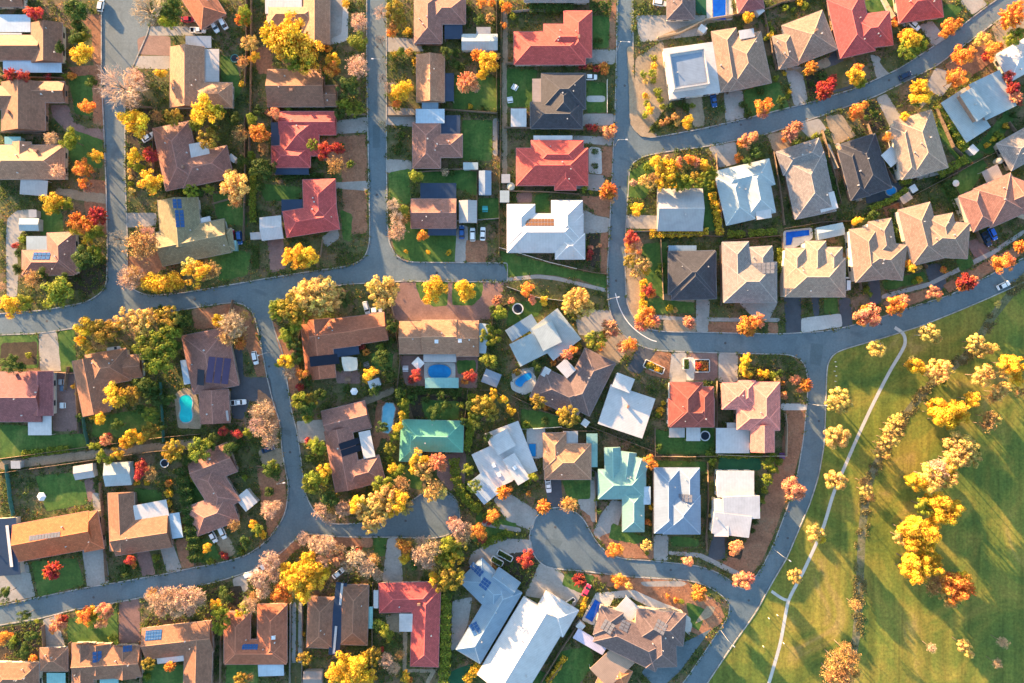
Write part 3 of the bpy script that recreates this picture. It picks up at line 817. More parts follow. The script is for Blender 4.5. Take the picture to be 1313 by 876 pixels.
            pr = part('patio_roof', m, rm(c) if c in METAL else roofmat(c+' patio', RC[c], False), root); pr['label'] = CW[c]+' flat patio roof'
            for i, j in ((-1, -1), (1, -1), (1, 1), (-1, 1)):
                p = cc+u*i*(L/2-.15)+v*j*(wd2/2-.15)
                if top(p.x, p.y)[1] is None:
                    m = MB(); m.box(p, u, v, .05, .05, .1, hh-.1); part('post', m, VENTM, root)
            xs = (xa+xb)/2; q2 = [((pt.x)/S/(H-hh)*H+656.5, 438-pt.y/S/(H-hh)*H) for pt in q]; OCC |= inside(q2)
        elif e[0] == 'k':                      # chimney
            p = W(e[1], e[2], 4.5); z, w = top(p.x, p.y)
            if w is None: continue
            m = MB(); m.box(p, w.u, w.v, .45, .3, z-0.4, z+0.9); m.box(p, w.u, w.v, .52, .37, z+0.9, z+1.0); part('chimney', m, plain('chimney brick', (.3, .17, .12), .9), roof)
        elif e[0] == 'y':                      # skylight
            p = W(e[1], e[2], 4.0); z, w = top(p.x, p.y)
            if w is None: continue
            m = MB(); m.box(p, w.u, w.v, .6, .6, z-0.3, z+0.28); part('skylight', m, plain('skylight dome', (.7, .72, .74), .3), roof)
    return root

def shed(name, label_stem, cat, xa, ya, xb, yb, wd, c, hh=2.4, kind='s', own=None):
    """free-standing shed or carport"""
    z = hh; a = W(xa, ya, z); b2 = W(xb, yb, z); a.z = b2.z = 0
    u = (b2-a).normalized(); v = Vector((-u.y, u.x, 0)); L = (b2-a).length; w2 = wd*S*(H-z)/H; cc = (a+b2)/2
    org = Vector((cc.x, cc.y, 0)); root = empty(name, org)
    m = MB(); f = MB(); o2 = Vector((0, 0, 0))
    def P(i, j, z): return u*i+v*j+Vector((0, 0, z))
    if kind == 's':
        q = [P(-L/2, -w2/2, z), P(L/2, -w2/2, z), P(L/2, w2/2, z+.15), P(-L/2, w2/2, z+.15)]
        m.face(q, [(-L/2, -w2/2), (L/2, -w2/2), (L/2, w2/2), (-L/2, w2/2)])
    else:
        r0, r1 = P(-L/2, 0, z+w2*.12), P(L/2, 0, z+w2*.12); q = [P(-L/2, -w2/2, z), P(L/2, -w2/2, z), P(L/2, w2/2, z), P(-L/2, w2/2, z)]
        m.face([q[0], q[1], r1, r0], [(-L/2, 0), (L/2, 0), (L/2, w2/2), (-L/2, w2/2)]); m.face([q[2], q[3], r0, r1], [(-L/2, 0), (L/2, 0), (L/2, w2/2), (-L/2, w2/2)])
        m.face([q[3], q[0], r0]); m.face([q[1], q[2], r1])
    dn = Vector((0, 0, -.12))
    for k in range(4): f.face([q[k]+dn, q[(k+1) % 4]+dn, q[(k+1) % 4], q[k]])
    f.face([p+dn for p in q][::-1])
    rr = link('roof', m.mesh('roof', rm(c) if c in METAL else roofmat(c+' shed', RC[c], False)), root, (0, 0, 0))
    link('gutter', f.mesh('gutter', plain('gutter', tuple(min(.7, x*0.55+0.12) for x in RC[c]), .6)), rr, (0, 0, 0))
    if name == 'shed':
        w = MB(); w.box(o2, u, v, L/2-.15, w2/2-.15, .05, z-.03); link('wall', w.mesh('wall', plain('shed wall', tuple(x*.7+.05 for x in RC[c]), .6)), root, (0, 0, 0))
    else:
        for i, j in ((-1, -1), (1, -1), (1, 1), (-1, 1)):
            w = MB(); w.box(P(i*(L/2-.15), j*(w2/2-.15), 0), u, v, .06, .06, .05, z-.02); link('post', w.mesh('post', VENTM), root, (0, 0, 0))
    x, y = (xa+xb)/2, (ya+yb)/2
    want(root, CW[c]+' roofed '+label_stem, cat, x, y, own=own)
    ll = math.hypot(xb-xa, yb-ya); ux, uy = (xb-xa)/ll, (yb-ya)/ll
    global OCC; OCC |= inside([(xa-uy*wd/2, ya+ux*wd/2), (xb-uy*wd/2, yb+ux*wd/2), (xb+uy*wd/2, yb-ux*wd/2), (xa+uy*wd/2, ya-ux*wd/2)])
# ------------------------------------------------------------------ the houses, in photo pixels
def hs(anchor, label, col, wings, extras=(), name='house'):
    house(name, anchor, label, col, wings, extras)
hs('cut-off corner roof', 'brown roofed house cut off by the top left corner of the photo', 'BR', [(-20,-6,30,-6,30,'g')])
hs('brown house with verandah', 'brown gabled house with a long pale blue verandah roof by the left edge', 'BR', [(60,29,60,80,40,'g'), (-15,61,52,61,32,'g')],
   [('p',-12,30,39,30,22,'PB'), ('p',-5,48,28,48,11,'WH'), ('p',4,84,79,84,18,'PB')])
hs('house with curved brick drive', 'brown L-shaped house wrapping the head of a curved brick driveway', 'BR', [(30,105,30,168,56,'g'), (30,118,83,118,27,'g'), (-20,125,20,125,30,'g')], [('p',-5,122,16,122,22,'PB'), ('k',10,143)])
hs('tan house by left edge', 'tan hipped house by the left edge with a small front gable', 'TN', [(-15,208,83,208,44,'h'), (28,182,28,210,24,'g')], [('k',45,193)])
hs('house inside looping drive', 'mauve brown hipped house beside the looping pale concrete drive', 'MB', [(28,337,95,337,32,'h'), (78,298,80,352,36,'h')], [('p',34,313,64,313,20,'ZN'), ('s',52,328,22,10,4,2,'b')])
hs('rotated terracotta top house', 'terracotta house turned at an angle on the top edge beside parked cars', 'TC', [(246,-16,274,28,38,'h')])
hs('house with grey awning', 'brown gabled house with a long light grey awning on its right side', 'TN', [(240,60,240,138,44,'g'), (244,122,298,122,32,'h')], [('p',271,63,271,105,20,'LG')])
hs('top brown house', 'brown gabled house on the top edge with a white flat roof at its left', 'TN', [(405,-15,405,57,36,'g'), (342,20,405,20,26,'h')], [('p',340,6,387,6,23,'WH',3.0)])
hs('stepped brown gable house', 'long brown gabled house with a lower extension below the big yellow tree', 'BR', [(343,113,416,113,48,'g'), (412,123,432,123,27,'g',-.3)], [('k',374,116)])
hs('upper red house', 'red tiled house with stepped gables and a navy awning in the upper left', 'RD', [(358,158,431,158,30,'g'), (384,150,384,200,50,'h'), (348,201,398,201,28,'h')], [('p',353,157,353,187,11,'NV'), ('p',352,218,396,218,12,'NV')])
hs('big mauve house', 'large mauve brown house turned slightly with a white patio roof', 'MB', [(219,160,236,240,48,'h'), (230,221,295,207,42,'h')], [('p',244,196,268,192,22,'WH',3.4), ('k',235,214)])
hs('olive house with solar strips', 'tan and olive house with two strips of solar panels on its slope', 'OL', [(228,255,233,318,52,'g'), (204,320,292,302,44,'g'), (286,294,290,322,22,'h')], [('s',229,262,10,12,2,3,'b'), ('s',232,281,10,22,2,5,'b'), ('p',250,290,271,285,16,'WH')])
hs('lower red house', 'two-tone red hipped house above the cross street with a navy flat patio', 'RD', [(409,230,411,292,42,'h'), (365,288,433,277,34,'h')], [('p',361,266,388,266,20,'NV')])
hs('mauve top middle house', 'mauve brown house on the top edge with a navy awning at its corner', 'MB', [(549,-10,549,56,36,'h'), (549,13,597,13,36,'h')], [('p',570,40,593,40,20,'NV')])
hs('narrow tan gable house', 'narrow tan gabled house with a navy side awning', 'TN', [(552,70,552,131,36,'g')], [('p',576,94,576,130,12,'NV'), ('p',541,135,562,135,11,'BG')])
hs('pinkish house with navy awning', 'pinkish brown house with pale blue carport roof and navy rear awning', 'MB', [(547,157,547,216,36,'h'), (547,187,593,187,30,'h')], [('p',533,149,570,149,18,'PB',2.9), ('p',577,148,577,173,26,'NV')])
hs('top red house', 'large coral red hipped house stepping up to the right near the top edge', 'CR', [(659,62,751,62,42,'h'), (697,50,757,50,38,'h'), (741,14,741,74,36,'h')], [('k',742,48)])
hs('black and tan house', 'charcoal tiled house whose sun-facing slopes glow tan beside a green lawn', 'CH', [(694,117,751,117,46,'h'), (680,148,747,148,34,'h'), (722,105,722,155,42,'h')], [('p',690,101,690,134,15,'TB')])
hs('middle coral house', 'coral red hipped house with a white slatted pergola strip above it', 'CR', [(662,214,754,214,48,'h'), (681,200,748,200,40,'h'), (725,200,725,244,28,'h')], [('p',684,177,734,177,6,'WH')])
hs('white house with bronze panels', 'large white metal roofed house with a double row of bronze solar panels', 'WH', [(650,299,748,299,50,'h'), (668,262,668,316,36,'h'), (727,257,727,310,40,'h'), (712,316,750,316,33,'h')], [('s',692,285,36,10,9,2,'w',0)])
hs('brown house with navy awnings', 'brown gabled house with big navy awnings above and below its ridge', 'MB', [(527,274,585,274,38,'g')], [('p',539,247,585,247,24,'NV'), ('p',549,297,585,297,10,'NV')])
hs('white modern corner house', 'white flat roofed modern house with parapets by the upper crossroads', 'WH', [(883,58,892,123,66,'f'), (880,66,887,112,46,'p',3.2)], [('p',880.5,70,886.5,108,38,'SB',6.04)])  # the steel blue slab is no patio: it paints shade inside the parapet
hs('tan house with white panels', 'tan hipped house with a white solar sheet at its top', 'TG', [(948,46,962,112,56,'h'), (928,38,940,116,32,'h')], [('p',948,45,967,42,11,'WH',3.6)])
hs('tan twin-hip house', 'tan house with two hipped roofs side by side above the curving road', 'TG', [(1012,58,1064,38,54,'h'), (1003,44,1012,86,26,'h')], [('k',1045,40)])
hs('large red top right house', 'large coral red hipped house on the top edge left of another red roof', 'RD', [(1083,-5,1100,70,46,'h'), (1090,42,1143,36,44,'h')])
hs('cut-off red house', 'coral red roof cut off by the top edge beside the curving road', 'CR', [(1150,8,1207,0,44,'h')])
hs('white blue flat house', 'white and pale blue flat roofed house stepping down a diagonal plot', 'ZN', [(1222,122,1255,173,37,'f'), (1262,99,1284,145,44,'f',1.2), (1240,116,1262,150,22,'f',2.2)])
hs('white right edge house', 'white hipped roof cut off by the right edge under red trees', 'WH', [(1285,88,1335,60,40,'h')])
hs('grey right edge house', 'greyish tan hipped roof cut off by the right edge', 'GR', [(1287,202,1340,172,40,'h')])
hs('blue-grey diagonal house', 'beige and blue-grey hipped house turned diagonally beside a hedge', 'BE', [(1170,148,1192,222,50,'h'), (1155,160,1169,228,26,'h')])
hs('charcoal house with blue pool', 'charcoal hipped house beside a small bright blue pool', 'CH', [(1100,178,1122,248,46,'h'), (1087,190,1104,254,26,'h')], [('p',1136,207,1150,195,20,'WH',3.2)])
hs('pale grey shed-roof house', 'pale grey low pitched house behind a long yellow hedge', 'LG', [(843,269,901,269,54,'g')])
hs('pale teal-white house', 'pale blue-grey hipped house with a white square roof at its corner', 'ZN', [(922,236,990,220,34,'h'), (936,224,950,285,38,'h'), (964,212,976,276,38,'h')], [('p',969,271,988,268,22,'WH',3.3)])
hs('grey-white crossing house', 'light grey hipped house with white patches beside a dark paved court', 'GR', [(1000,210,1055,192,32,'h'), (1030,200,1046,276,54,'h')], [('p',1050,262,1072,256,22,'WH',3.3)])
hs('charcoal corner house', 'charcoal hipped house with tan lit slopes behind a dark hedge court', 'CH', [(888,322,890,384,58,'h'), (857,350,918,350,56,'h')], [('p',857,321,893,321,12,'BG',3.2)])
hs('grey house with panel rows', 'grey hipped house with rows of pale solar panels', 'GR', [(943,310,945,388,34,'h'), (928,362,996,362,52,'h'), (975,316,978,370,30,'h')], [('s',968,345,38,14,8,3,'g',0)])
hs('beige house with pointed gables', 'large beige house with three pointed gables facing an L-shaped pool', 'BE', [(1006,356,1084,356,50,'h'), (1020,318,1020,356,26,'h'), (1046,309,1046,356,26,'h'), (1067,317,1067,356,26,'h')])
hs('pinkish tan gabled house', 'pinkish tan house of many small gables right of the beige one', 'TG', [(1108,292,1116,360,38,'h'), (1100,330,1160,337,46,'h'), (1128,282,1136,330,30,'h')], [('p',1122,300,1140,296,16,'LG',3.2)])
hs('tan house above brick drive', 'tan hipped house with angled wings above a brick driveway', 'TG', [(1172,264,1190,336,42,'h'), (1180,305,1242,309,46,'h'), (1205,276,1214,325,34,'h')])
hs('pinkish right edge house', 'pinkish brown hipped house with pale hips near the right edge', 'MB', [(1272,232,1294,282,52,'h'), (1243,246,1262,292,30,'h'), (1290,245,1335,262,40,'h')], [('p',1262,228,1282,218,16,'TB')])
hs('purple-brown top house', 'purple brown roof on the top edge beside a blue pool', 'DB', [(855,5,891,5,40,'h')])
hs('small maroon top house', 'small maroon roof on the top edge right of a blue pool', 'MR', [(945,4,978,-2,26,'h')])
hs('grey strip top roof', 'grey roof strip cut off by the top edge above a clipped hedge', 'GR', [(672,-6,755,-6,18,'g')])
hs('maroon house by left edge', 'maroon purple gabled house by the left edge with a white carport', 'MR', [(-20,509,54,509,64,'g'), (52,476,52,533,32,'g')], [('p',36,545,66,545,26,'WH'), ('k',17,480)])
hs('brown house under gold tree', 'brown gabled house partly covered by a golden tree', 'BR', [(110,460,124,531,36,'g'), (112,476,165,467,42,'h'), (160,471,182,469,30,'g',-.2)])
hs('house with purple panels', 'mauve brown house with a purple solar sheet beside a kidney pool', 'MB', [(262,425,277,500,60,'h'), (274,500,276,543,38,'g')], [('p',264,536,293,533,13,'LG',3.1), ('p',240,461,245,492,18,'PB',2.6), ('s',281,475,26,36,3,1,'p',-7), ('s',258,484,12,22,1,1,'k',-7)])
hs('terracotta house with sail', 'terracotta tiled L-shaped house wrapping a court with a shade sail', 'TC', [(404,410,412,486,38,'g'), (398,432,460,424,38,'g'), (455,424,495,418,36,'g')], [('s',416,462,14,40,1,1,'k',-84), ('p',426,452,460,447,14,'NV'), ('k',422,420)])
hs('tan house with oval pool', 'wide tan gabled house with an oval pool behind it', 'TN', [(512,433,545,433,42,'g'), (541,432,586,432,44,'g',.35), (585,434,614,434,46,'g',.1)], [('p',543,457,585,457,15,'LG'), ('p',620,415,616,453,14,'PB'), ('y',560,438), ('y',590,437), ('p',545,491,588,491,13,'AQ')])
hs('brown house with dark panels', 'brown house with dark solar strips and a white flat roof', 'MB', [(416,545,472,531,36,'g'), (433,550,448,628,36,'g'), (440,613,490,600,34,'h')], [('p',424,567,440,564,18,'NV',2.6), ('s',451,573,18,34,2,1,'k',-74), ('p',467,553,474,587,15,'WH',3.2)])
hs('green roofed house', 'green metal hipped house among hedges in the middle', 'GN', [(515,558,594,560,40,'h'), (528,545,526,592,28,'h')])
hs('white stepped house', 'white and pale blue stepped flat roof house below a gold tree', 'ZN', [(694,443,730,415,50,'f'), (660,456,700,436,32,'f'), (690,437,714,425,30,'f',1.2)], [('p',652,431,686,410,17,'BG',2.6)])
hs('big dark brown house', 'big dark brown V-shaped hipped house beside a kidney pool', 'DB', [(688,490,748,518,42,'h'), (736,524,770,456,44,'h')], [('p',720,478,732,467,20,'WH',3.4), ('p',697,483,703,472,9,'WH',3.3)])
hs('pale grey shadowed house', 'pale grey low roof house crossed by a long chimney shadow', 'WH', [(795,553,812,502,60,'f'), (803,482,796,500,24,'f',1.4)], [('s',822,497,14,12,2,1,'b',-65), ('k',806,522)])
hs('salmon tan hip house', 'salmon tan hipped house at the head of the cul-de-sac drive', 'TN', [(698,592,758,592,46,'h'), (711,555,712,602,30,'h')], [('p',722,563,741,563,20,'LG'), ('p',759,556,759,599,14,'TL')])
hs('white modern angled house', 'white modern house with stacked flat roofs left of the cul-de-sac', 'WH', [(643,548,668,612,46,'f'), (620,576,642,624,34,'f'), (638,556,650,578,26,'f',1.3), (652,585,672,618,18,'f',.9)], [('p',610,634,630,618,34,'PB',2.8), ('y',633,598), ('y',640,610), ('y',660,600)])
hs('teal gabled house', 'teal green house with three small gables and a pale awning', 'TL', [(767,621,828,621,38,'h'), (785,574,786,620,20,'g'), (806,580,800,625,20,'g'), (822,588,812,620,22,'g'), (812,630,812,682,28,'h')], [('p',823,624,823,647,22,'PB',2.9)])
hs('slate blue house', 'slate blue hipped house with cream lit slopes right of the teal one', 'SB', [(856,600,856,684,34,'h'), (850,660,898,660,50,'h'), (883,600,883,650,28,'h')], [('s',877,638,18,10,4,2,'g',0)])
hs('white folded-roof house', 'white house of folded flat roofs beside the big verge', 'WH', [(920,621,967,621,34,'f'), (927,652,974,650,30,'s',.6), (914,670,962,676,28,'s',.3), (925,640,925,688,18,'s',.2)])
hs('red and navy house', 'red tiled hipped house with a white flat patio roof behind', 'DR', [(857,529,916,529,36,'h'), (880,490,880,548,42,'h'), (902,496,902,548,26,'h')], [('p',880,557,898,557,17,'WH'), ('p',858,555,878,555,12,'LG')])
hs('pink house', 'large pink hipped house with a white flat patio at its back', 'PK', [(926,508,962,508,34,'h'), (980,490,980,552,40,'h'), (945,536,1000,536,30,'h'), (958,488,958,520,22,'h'), (978,545,978,580,30,'g')], [('p',918,565,961,565,32,'WH',2.7), ('p',932,548,962,548,12,'LG',2.6)])
hs('orange-tan house with ladder panels', 'orange tan gabled house with a single long row of pale solar panels', 'OT', [(20,697,118,679,48,'g'), (112,657,121,706,26,'h')], [('s',59,687,40,7,10,1,'g',8)])
hs('brown house with white patio', 'brown L-shaped house with a white patio roof beside a tall hedge', 'BR', [(155,632,158,706,34,'g'), (145,692,218,681,42,'g')], [('p',172,659,215,651,21,'WH',2.8), ('p',223,658,228,690,14,'PB')])
hs('navy left edge roof', 'navy flat roof with a white beam cut off by the left edge', 'NV', [(4,665,10,738,32,'f')], [('p',9,674,15,727,4,'WH',3.0)])
hs('brown house with two white cars', 'pinkish brown stepped house above two white parked cars', 'MB', [(246,606,298,586,40,'g'), (260,600,292,652,38,'h'), (246,669,300,649,40,'h')])
hs('tiny brown hip roof', 'small brown hipped roof with a teal lean-to in the lower left', 'BR', [(51,846,87,846,30,'h')], [('p',60,870,84,870,14,'AQ')])
hs('brown corner roof', 'brown roof cut off by the bottom left corner', 'BR', [(-10,868,50,868,36,'h')])
hs('brown house with teal patio', 'brown multi-gabled house with a teal patio roof on the bottom edge', 'BR', [(95,853,181,848,40,'g'), (106,825,106,886,28,'g'), (126,826,126,864,30,'g'), (160,828,160,870,30,'g')], [('p',128,873,152,873,14,'AQ'), ('s',125,842,10,14,2,3,'b'), ('s',163,832,10,8,3,2,'b')])
hs('L brown house with lean-to', 'brown L-shaped gabled house with white patio below the big bare tree', 'BR', [(184,826,272,816,40,'g'), (255,815,253,886,36,'g')], [('p',201,844,235,840,15,'WH',2.7), ('s',196,815,21,13,6,1,'b',5)])
hs('terracotta U-shaped house', 'terracotta U-shaped hipped house around a narrow dark courtyard', 'TC', [(304,785,304,850,34,'h'), (349,775,349,850,38,'h'), (288,836,367,836,32,'h')], [('s',320,830,20,7,6,1,'b',0), ('y',351,817)])
hs('twin brown houses with navy gap', 'twin brown hipped wings joined by a navy roof with a white gutter', 'BR', [(412,766,410,831,34,'h'), (455,750,453,827,36,'h')], [('p',438,747,428,840,14,'NV',2.9), ('p',439,748,436,776,3,'WH',3.1), ('p',431,803,428,838,3,'WH',3.1), ('p',473,778,473,806,10,'AQ')])
hs('red L-shaped house', 'dark coral red L-shaped hipped house with a white square shed roof', 'RD', [(486,767,562,765,38,'h'), (547,755,544,855,36,'h')], [('p',521,787,521,810,18,'WH',2.8), ('p',482,757,482,780,6,'WH',2.8), ('k',537,775)])
hs('slate blue long house', 'slate blue long hipped house with two groups of blue solar panels', 'BG', [(603,730,648,775,42,'h'), (654,751,600,842,36,'h'), (632,738,660,758,26,'g')], [('s',611,731,18,9,5,2,'b',-38), ('s',622,748,12,12,3,3,'b',-38), ('s',609,807,14,12,4,2,'b',-58)])
hs('large white metal house', 'large white metal roofed house crossed by long soft shadows', 'WH', [(700,782,640,882,66,'g'), (690,775,732,800,40,'h')], [('p',712,778,728,786,16,'WH',3.2)])
hs('dark many-hipped house', 'dark brown many-hipped house with solar panels beside a deep blue pool', 'DB', [(770,803,850,842,44,'h'), (815,802,878,808,42,'h'), (845,785,848,856,40,'h'), (785,782,775,818,30,'h')], [('p',796,773,815,790,22,'WH',3.2), ('s',778,800,14,14,3,3,'g',-28), ('s',800,800,12,12,2,3,'g',-28), ('s',845,800,14,14,3,3,'g',60)])
hs('cream and orange house', 'cream flat roof house with small orange hipped roofs on the bottom edge', 'OG', [(762,880,800,898,34,'h'), (786,862,806,872,24,'h')], [('p',768,870,802,838,34,'BE',3.4), ('p',738,812,776,834,14,'LV',2.7)])
# pools and sheds -----------------------------------------------------------
SHEDS = '''
shed|garden shed|shed|6,182,27,182,13|AQ|s
carport|carport|carport|26,239,61,242,20|LG|s
shed|garage|garage|25,288,50,288,16|ZN|g
shed|little lean-to shed|shed|37,274,47,274,10|LG|s
carport|ribbed carport|carport|238,54,271,54,15|SB|s
carport|carport|carport|334,294,362,291,30|WH|g
shed|small shed|shed|321,303,335,302,9|LG|s
shed|small square shed|shed|294,315,303,315,13|AQ|s
shed|long garage|garage|592,54,638,54,21|ZN|g
shed|small garden shed|shed|611,40,629,40,10|LG|s
shed|low shed|shed|594,213,613,213,9|ZN|s
shed|square workshop|workshop|655,151,675,151,23|WH|s
shed|tall narrow shed|shed|622,219,622,250,16|SB|g
carport|carport|carport|600,257,600,286,23|LG|g
shed|small shed|shed|643,229,654,229,11|LG|s
shed|small shed|shed|641,252,653,252,15|ZN|s
shed|pavilion|pavilion|1048,300,1082,293,16|ZN|g
shed|garden shed|shed|95,607,120,603,18|LG|g
shed|big ribbed garage|garage|134,609,168,607,30|ZN|g
shed|square garage|garage|309,633,323,650,20|WH|s
carport|carport|carport|331,860,364,859,15|PB|s
shed|shed|shed|389,870,413,870,18|GR|g
shed|small shed|shed|741,800,748,806,9|WH|s
shed|small shed|shed|747,540,754,545,9|WH|s
shed|small shed|shed|662,577,668,590,6|WH|s
shed|blue pool shed|shed|620,481,640,489,18|SB|g
shed|little shed|shed|473,494,487,489,10|PB|s
shed|small shed|shed|897,34,905,40,8|WH|s
shed|small shed|shed|1169,238,1174,246,8|WH|s
shed|small shed|shed|1244,188,1252,196,9|WH|s
shed|little shed|shed|971,9,977,17,9|WH|s
shed|small shed|shed|267,139,282,139,8|LG|s
shed|small shed|shed|294,200,302,206,8|LG|s
shed|small shed|shed|14,596,26,596,10|LG|s
shed|small white shed|shed|668,571,676,576,5|WH|s
shed|grey lean-to|shed|1156,258,1168,250,10|GR|s
'''
for ln in SHEDS.strip().splitlines():
    nm, st, cat, co, c, kd = ln.split('|'); shed(nm, st, cat, *[float(v) for v in co.split(',')], c, kind=kd)

def water(name, c, c2):
    m, nt, b = nmat(name, 0.06); nt.links.new(ramp(nt, noise(nt, pos(nt), 0.5, 3, .5, .5), [(0.35, c), (0.7, c2)]), b.inputs['Base Color']); return m
WAT = {'a': water('aqua pool water', (0.01, 0.48, 0.52), (0.02, 0.60, 0.62)), 'b': water('blue pool water', (0.01, 0.20, 0.50), (0.015, 0.27, 0.60)), 'd': water('deep blue pool water', (0.005, 0.07, 0.42), (0.01, 0.11, 0.52)), 'l': water('pale pool water', (0.12, 0.42, 0.58), (0.2, 0.5, 0.64))}
def pool(label, pts, wc, deck, smooth=3):
    if deck:
        d = chaikin(deck, 2, 2); b = MB(); b.prism([W(*p) for p in d], BASE, BASE+0.24)
    p = chaikin(pts, smooth, 6) if smooth else pts
    cx = sum(q[0] for q in p)/len(p); cy = sum(q[1] for q in p)/len(p); org = W(cx, cy); org.z = 0
    root = empty('swimming_pool', org); root['label'] = label; root['category'] = 'pool'
    if deck: link('paved_surround', b.mesh('paved_surround', G_PALE if wc != 'a' else G_TAN, org), root, (0, 0, 0))
    w = MB(); w.prism([W(*q) for q in p], BASE, BASE+0.275); link('water', w.mesh('water', WAT[wc], org), root, (0, 0, 0))
    c = MB(); P = [W(*q) for q in p]; n = len(P)
    if sum(P[i].x*P[(i+1) % n].y-P[(i+1) % n].x*P[i].y for i in range(n)) < 0: P = P[::-1]
    O = []
    for i in range(n):
        d = (P[(i+1) % n]-P[i-1]).normalized(); O.append(P[i]+Vector((d.y, -d.x, 0))*0.35)
    up = Vector((0, 0, BASE+.30))
    for i in range(n):
        j = (i+1) % n; c.face([O[i]+up, O[j]+up, P[j]+up, P[i]+up]); c.face([O[i], O[j], O[j]+up, O[i]+up]); c.face([P[j], P[i], P[i]+up, P[j]+up])
    link('coping', c.mesh('coping', G_KERB, org), root, (0, 0, 0))
    global OCC; OCC |= inside(deck or p)
pool('aqua kidney-shaped pool with a tan surround left of the purple-panelled roof', [(233,507),(244,506),(248,515),(246,524),(248,534),(245,541),(234,542),(230,534),(233,524),(230,514)], 'a', [(226,504),(236,497),(248,499),(254,510),(259,550),(229,549),(224,510)])
pool('blue oval pool framed by an aqua awning and white roof', [(549,470),(560,467),(572,468),(579,474),(578,482),(570,486),(556,486),(549,481)], 'b', [(544,465),(584,465),(584,488),(544,488)])
pool('pale blue lap pool beside a pinkish deck and hedge', [(492,516),(508,518),(501,556),(489,553)], 'l', None, 1)
pool('blue kidney pool on a pale deck beside the big dark brown roof', [(660,488),(668,482),(680,476),(683,485),(672,490),(669,497),(661,494)], 'b', [(654,489),(678,473),(688,484),(686,500),(672,507),(656,500)], 2)
pool('tiny bright blue plunge pool beside a salmon tan house', [(678,569),(687,569),(687,585),(679,585)], 'b', [(675,550),(699,548),(699,584),(692,588),(676,587)], 0)
pool('bright blue L-shaped pool on a white deck above pointed gables', [(1007,298),(1037,295),(1037,302),(1016,305),(1014,314),(1007,315)], 'd', [(1004,296),(1041,292),(1042,306),(1018,318),(1004,320)], 0)
pool('deep blue stepped pool on a pale deck beside a ribbed white awning', [(763,768),(774,775),(770,784),(766,784),(759,797),(750,791)], 'd', [(764,760),(788,764),(782,776),(762,802),(745,795)], 0)
pool('bright blue pool cut off by the top edge beside green turf', [(913,-8),(930,-8),(930,26),(914,26)], 'd', None, 0)
pool('small round blue pool beside the charcoal roof in the upper right', [(1136,241),(1144,239),(1149,244),(1146,250),(1138,251),(1135,246)], 'b', None, 2)
# ================================================================== vegetation
ANCH += [(1148, 420, 1162, 450, 'bend of the park footpath'), (1000, 755, 1015, 775, 'fork of the park footpath'), (1075, 590, 1092, 620, 'middle of the park footpath'), (1185, 485, 1200, 500, 'upper creek bed'),
         (1112, 600, 1122, 640, 'middle creek bed'), (1085, 840, 1098, 876, 'lower creek bed'), (1308, 420, 1313, 720, 'right edge of the park'), (1295, 860, 1313, 876, 'bottom right corner')]
LEAF = leafmat(); TWIG = twigmat(); BARK = plain('bark', (0.16, 0.12, 0.09), 0.95, var=.3)
def quad(b, p, n, s, rng, asp=1.0):
    n = n.normalized(); a = n.orthogonal().normalized(); c = n.cross(a); t = rng.uniform(0, 6.283)
    u = (a*math.cos(t)+c*math.sin(t))*s; v = (c*math.cos(t)-a*math.sin(t))*s*asp
    b.face([p-u*.9, p-v*.7+u*.1, p+u, p+v*.7+u*.1])
def rdir(rng):
    while True:
        d = Vector((rng.uniform(-1, 1), rng.uniform(-1, 1), rng.uniform(-1, 1)))
        if .05 < d.length <= 1: return d.normalized()
def crown(seed, kind):
    rng = random.Random(seed); b = MB(); lobes = []
    if kind == 'dense':        # rounded deciduous crown of many overlapping sprays
        for i in range(rng.randint(26, 38)):
            d = rdir(rng); d.z = d.z*.8+.1; q = d*rng.uniform(.25, .78); lr = rng.uniform(.15, .34); lobes.append((q, lr, int(30+1000*lr*lr)))
        ls, out = .049, .75
    elif kind == 'gum':        # separate clumps with gaps
        for i in range(34):
            a = i*2.4+rng.uniform(-.5, .5); r = math.sqrt((i+.5)/34)*.80; lobes.append((Vector((r*math.cos(a), r*math.sin(a), rng.uniform(-.15, .55)*(1-r*.5))), rng.uniform(.15, .26), 120))
        ls, out = .041, .8
    elif kind == 'spiky':      # open crown, sprays run out into points
        for i in range(64):
            d = rdir(rng); d.z = d.z*.8+.1; L = rng.uniform(.78, 1.0)
            for t in (.35, .6, .8, .95): lobes.append((d*L*t, .27*(1.2-t), 34 if t < .9 else 20))
        ls, out = .048, .6
    elif kind == 'shrub':
        for i in range(12):
            a = rng.uniform(0, 6.283); r = math.sqrt(rng.random())*.62; lobes.append((Vector((r*math.cos(a), r*math.sin(a), rng.uniform(-.2, .45))), rng.uniform(.28, .42), 40))
        ls, out = .10, .8
    else:                      # thin leafed twiggy crown
        for i in range(110):
            d = rdir(rng); d.z *= .7; lobes.append((d*rng.uniform(.3, .95), .13, 9))
        ls, out = .042, .4
    for q, lr, n in lobes:
        tint = rng.random()
        for k in range(n):
            d = rdir(rng); p = q+d*lr*rng.uniform(.55, 1.0)
            quad(b, p, d*out+rdir(rng)*(1-out)+q*.3, ls*rng.uniform(.7, 1.35), rng)
    return b.mesh('crown', LEAF)
def trunk(seed):
    rng = random.Random(seed); b = MB()
    b.tube([Vector((0, 0, -.02)), Vector((rng.uniform(-.03, .03), 0, .5)), Vector((0, rng.uniform(-.03, .03), .95))], [.085, .06, .045], 7)
    for i in range(6):
        a = i*1.05+rng.uniform(-.3, .3); s = Vector((0, 0, rng.uniform(.76, .94)))
        e = s+Vector((math.cos(a)*.36, math.sin(a)*.36, rng.uniform(.2, .5)))
        b.tube([s, (s+e)/2+Vector((0, 0, .06)), e], [.035, .024, .008], 5)
    return b.mesh('trunk', BARK)
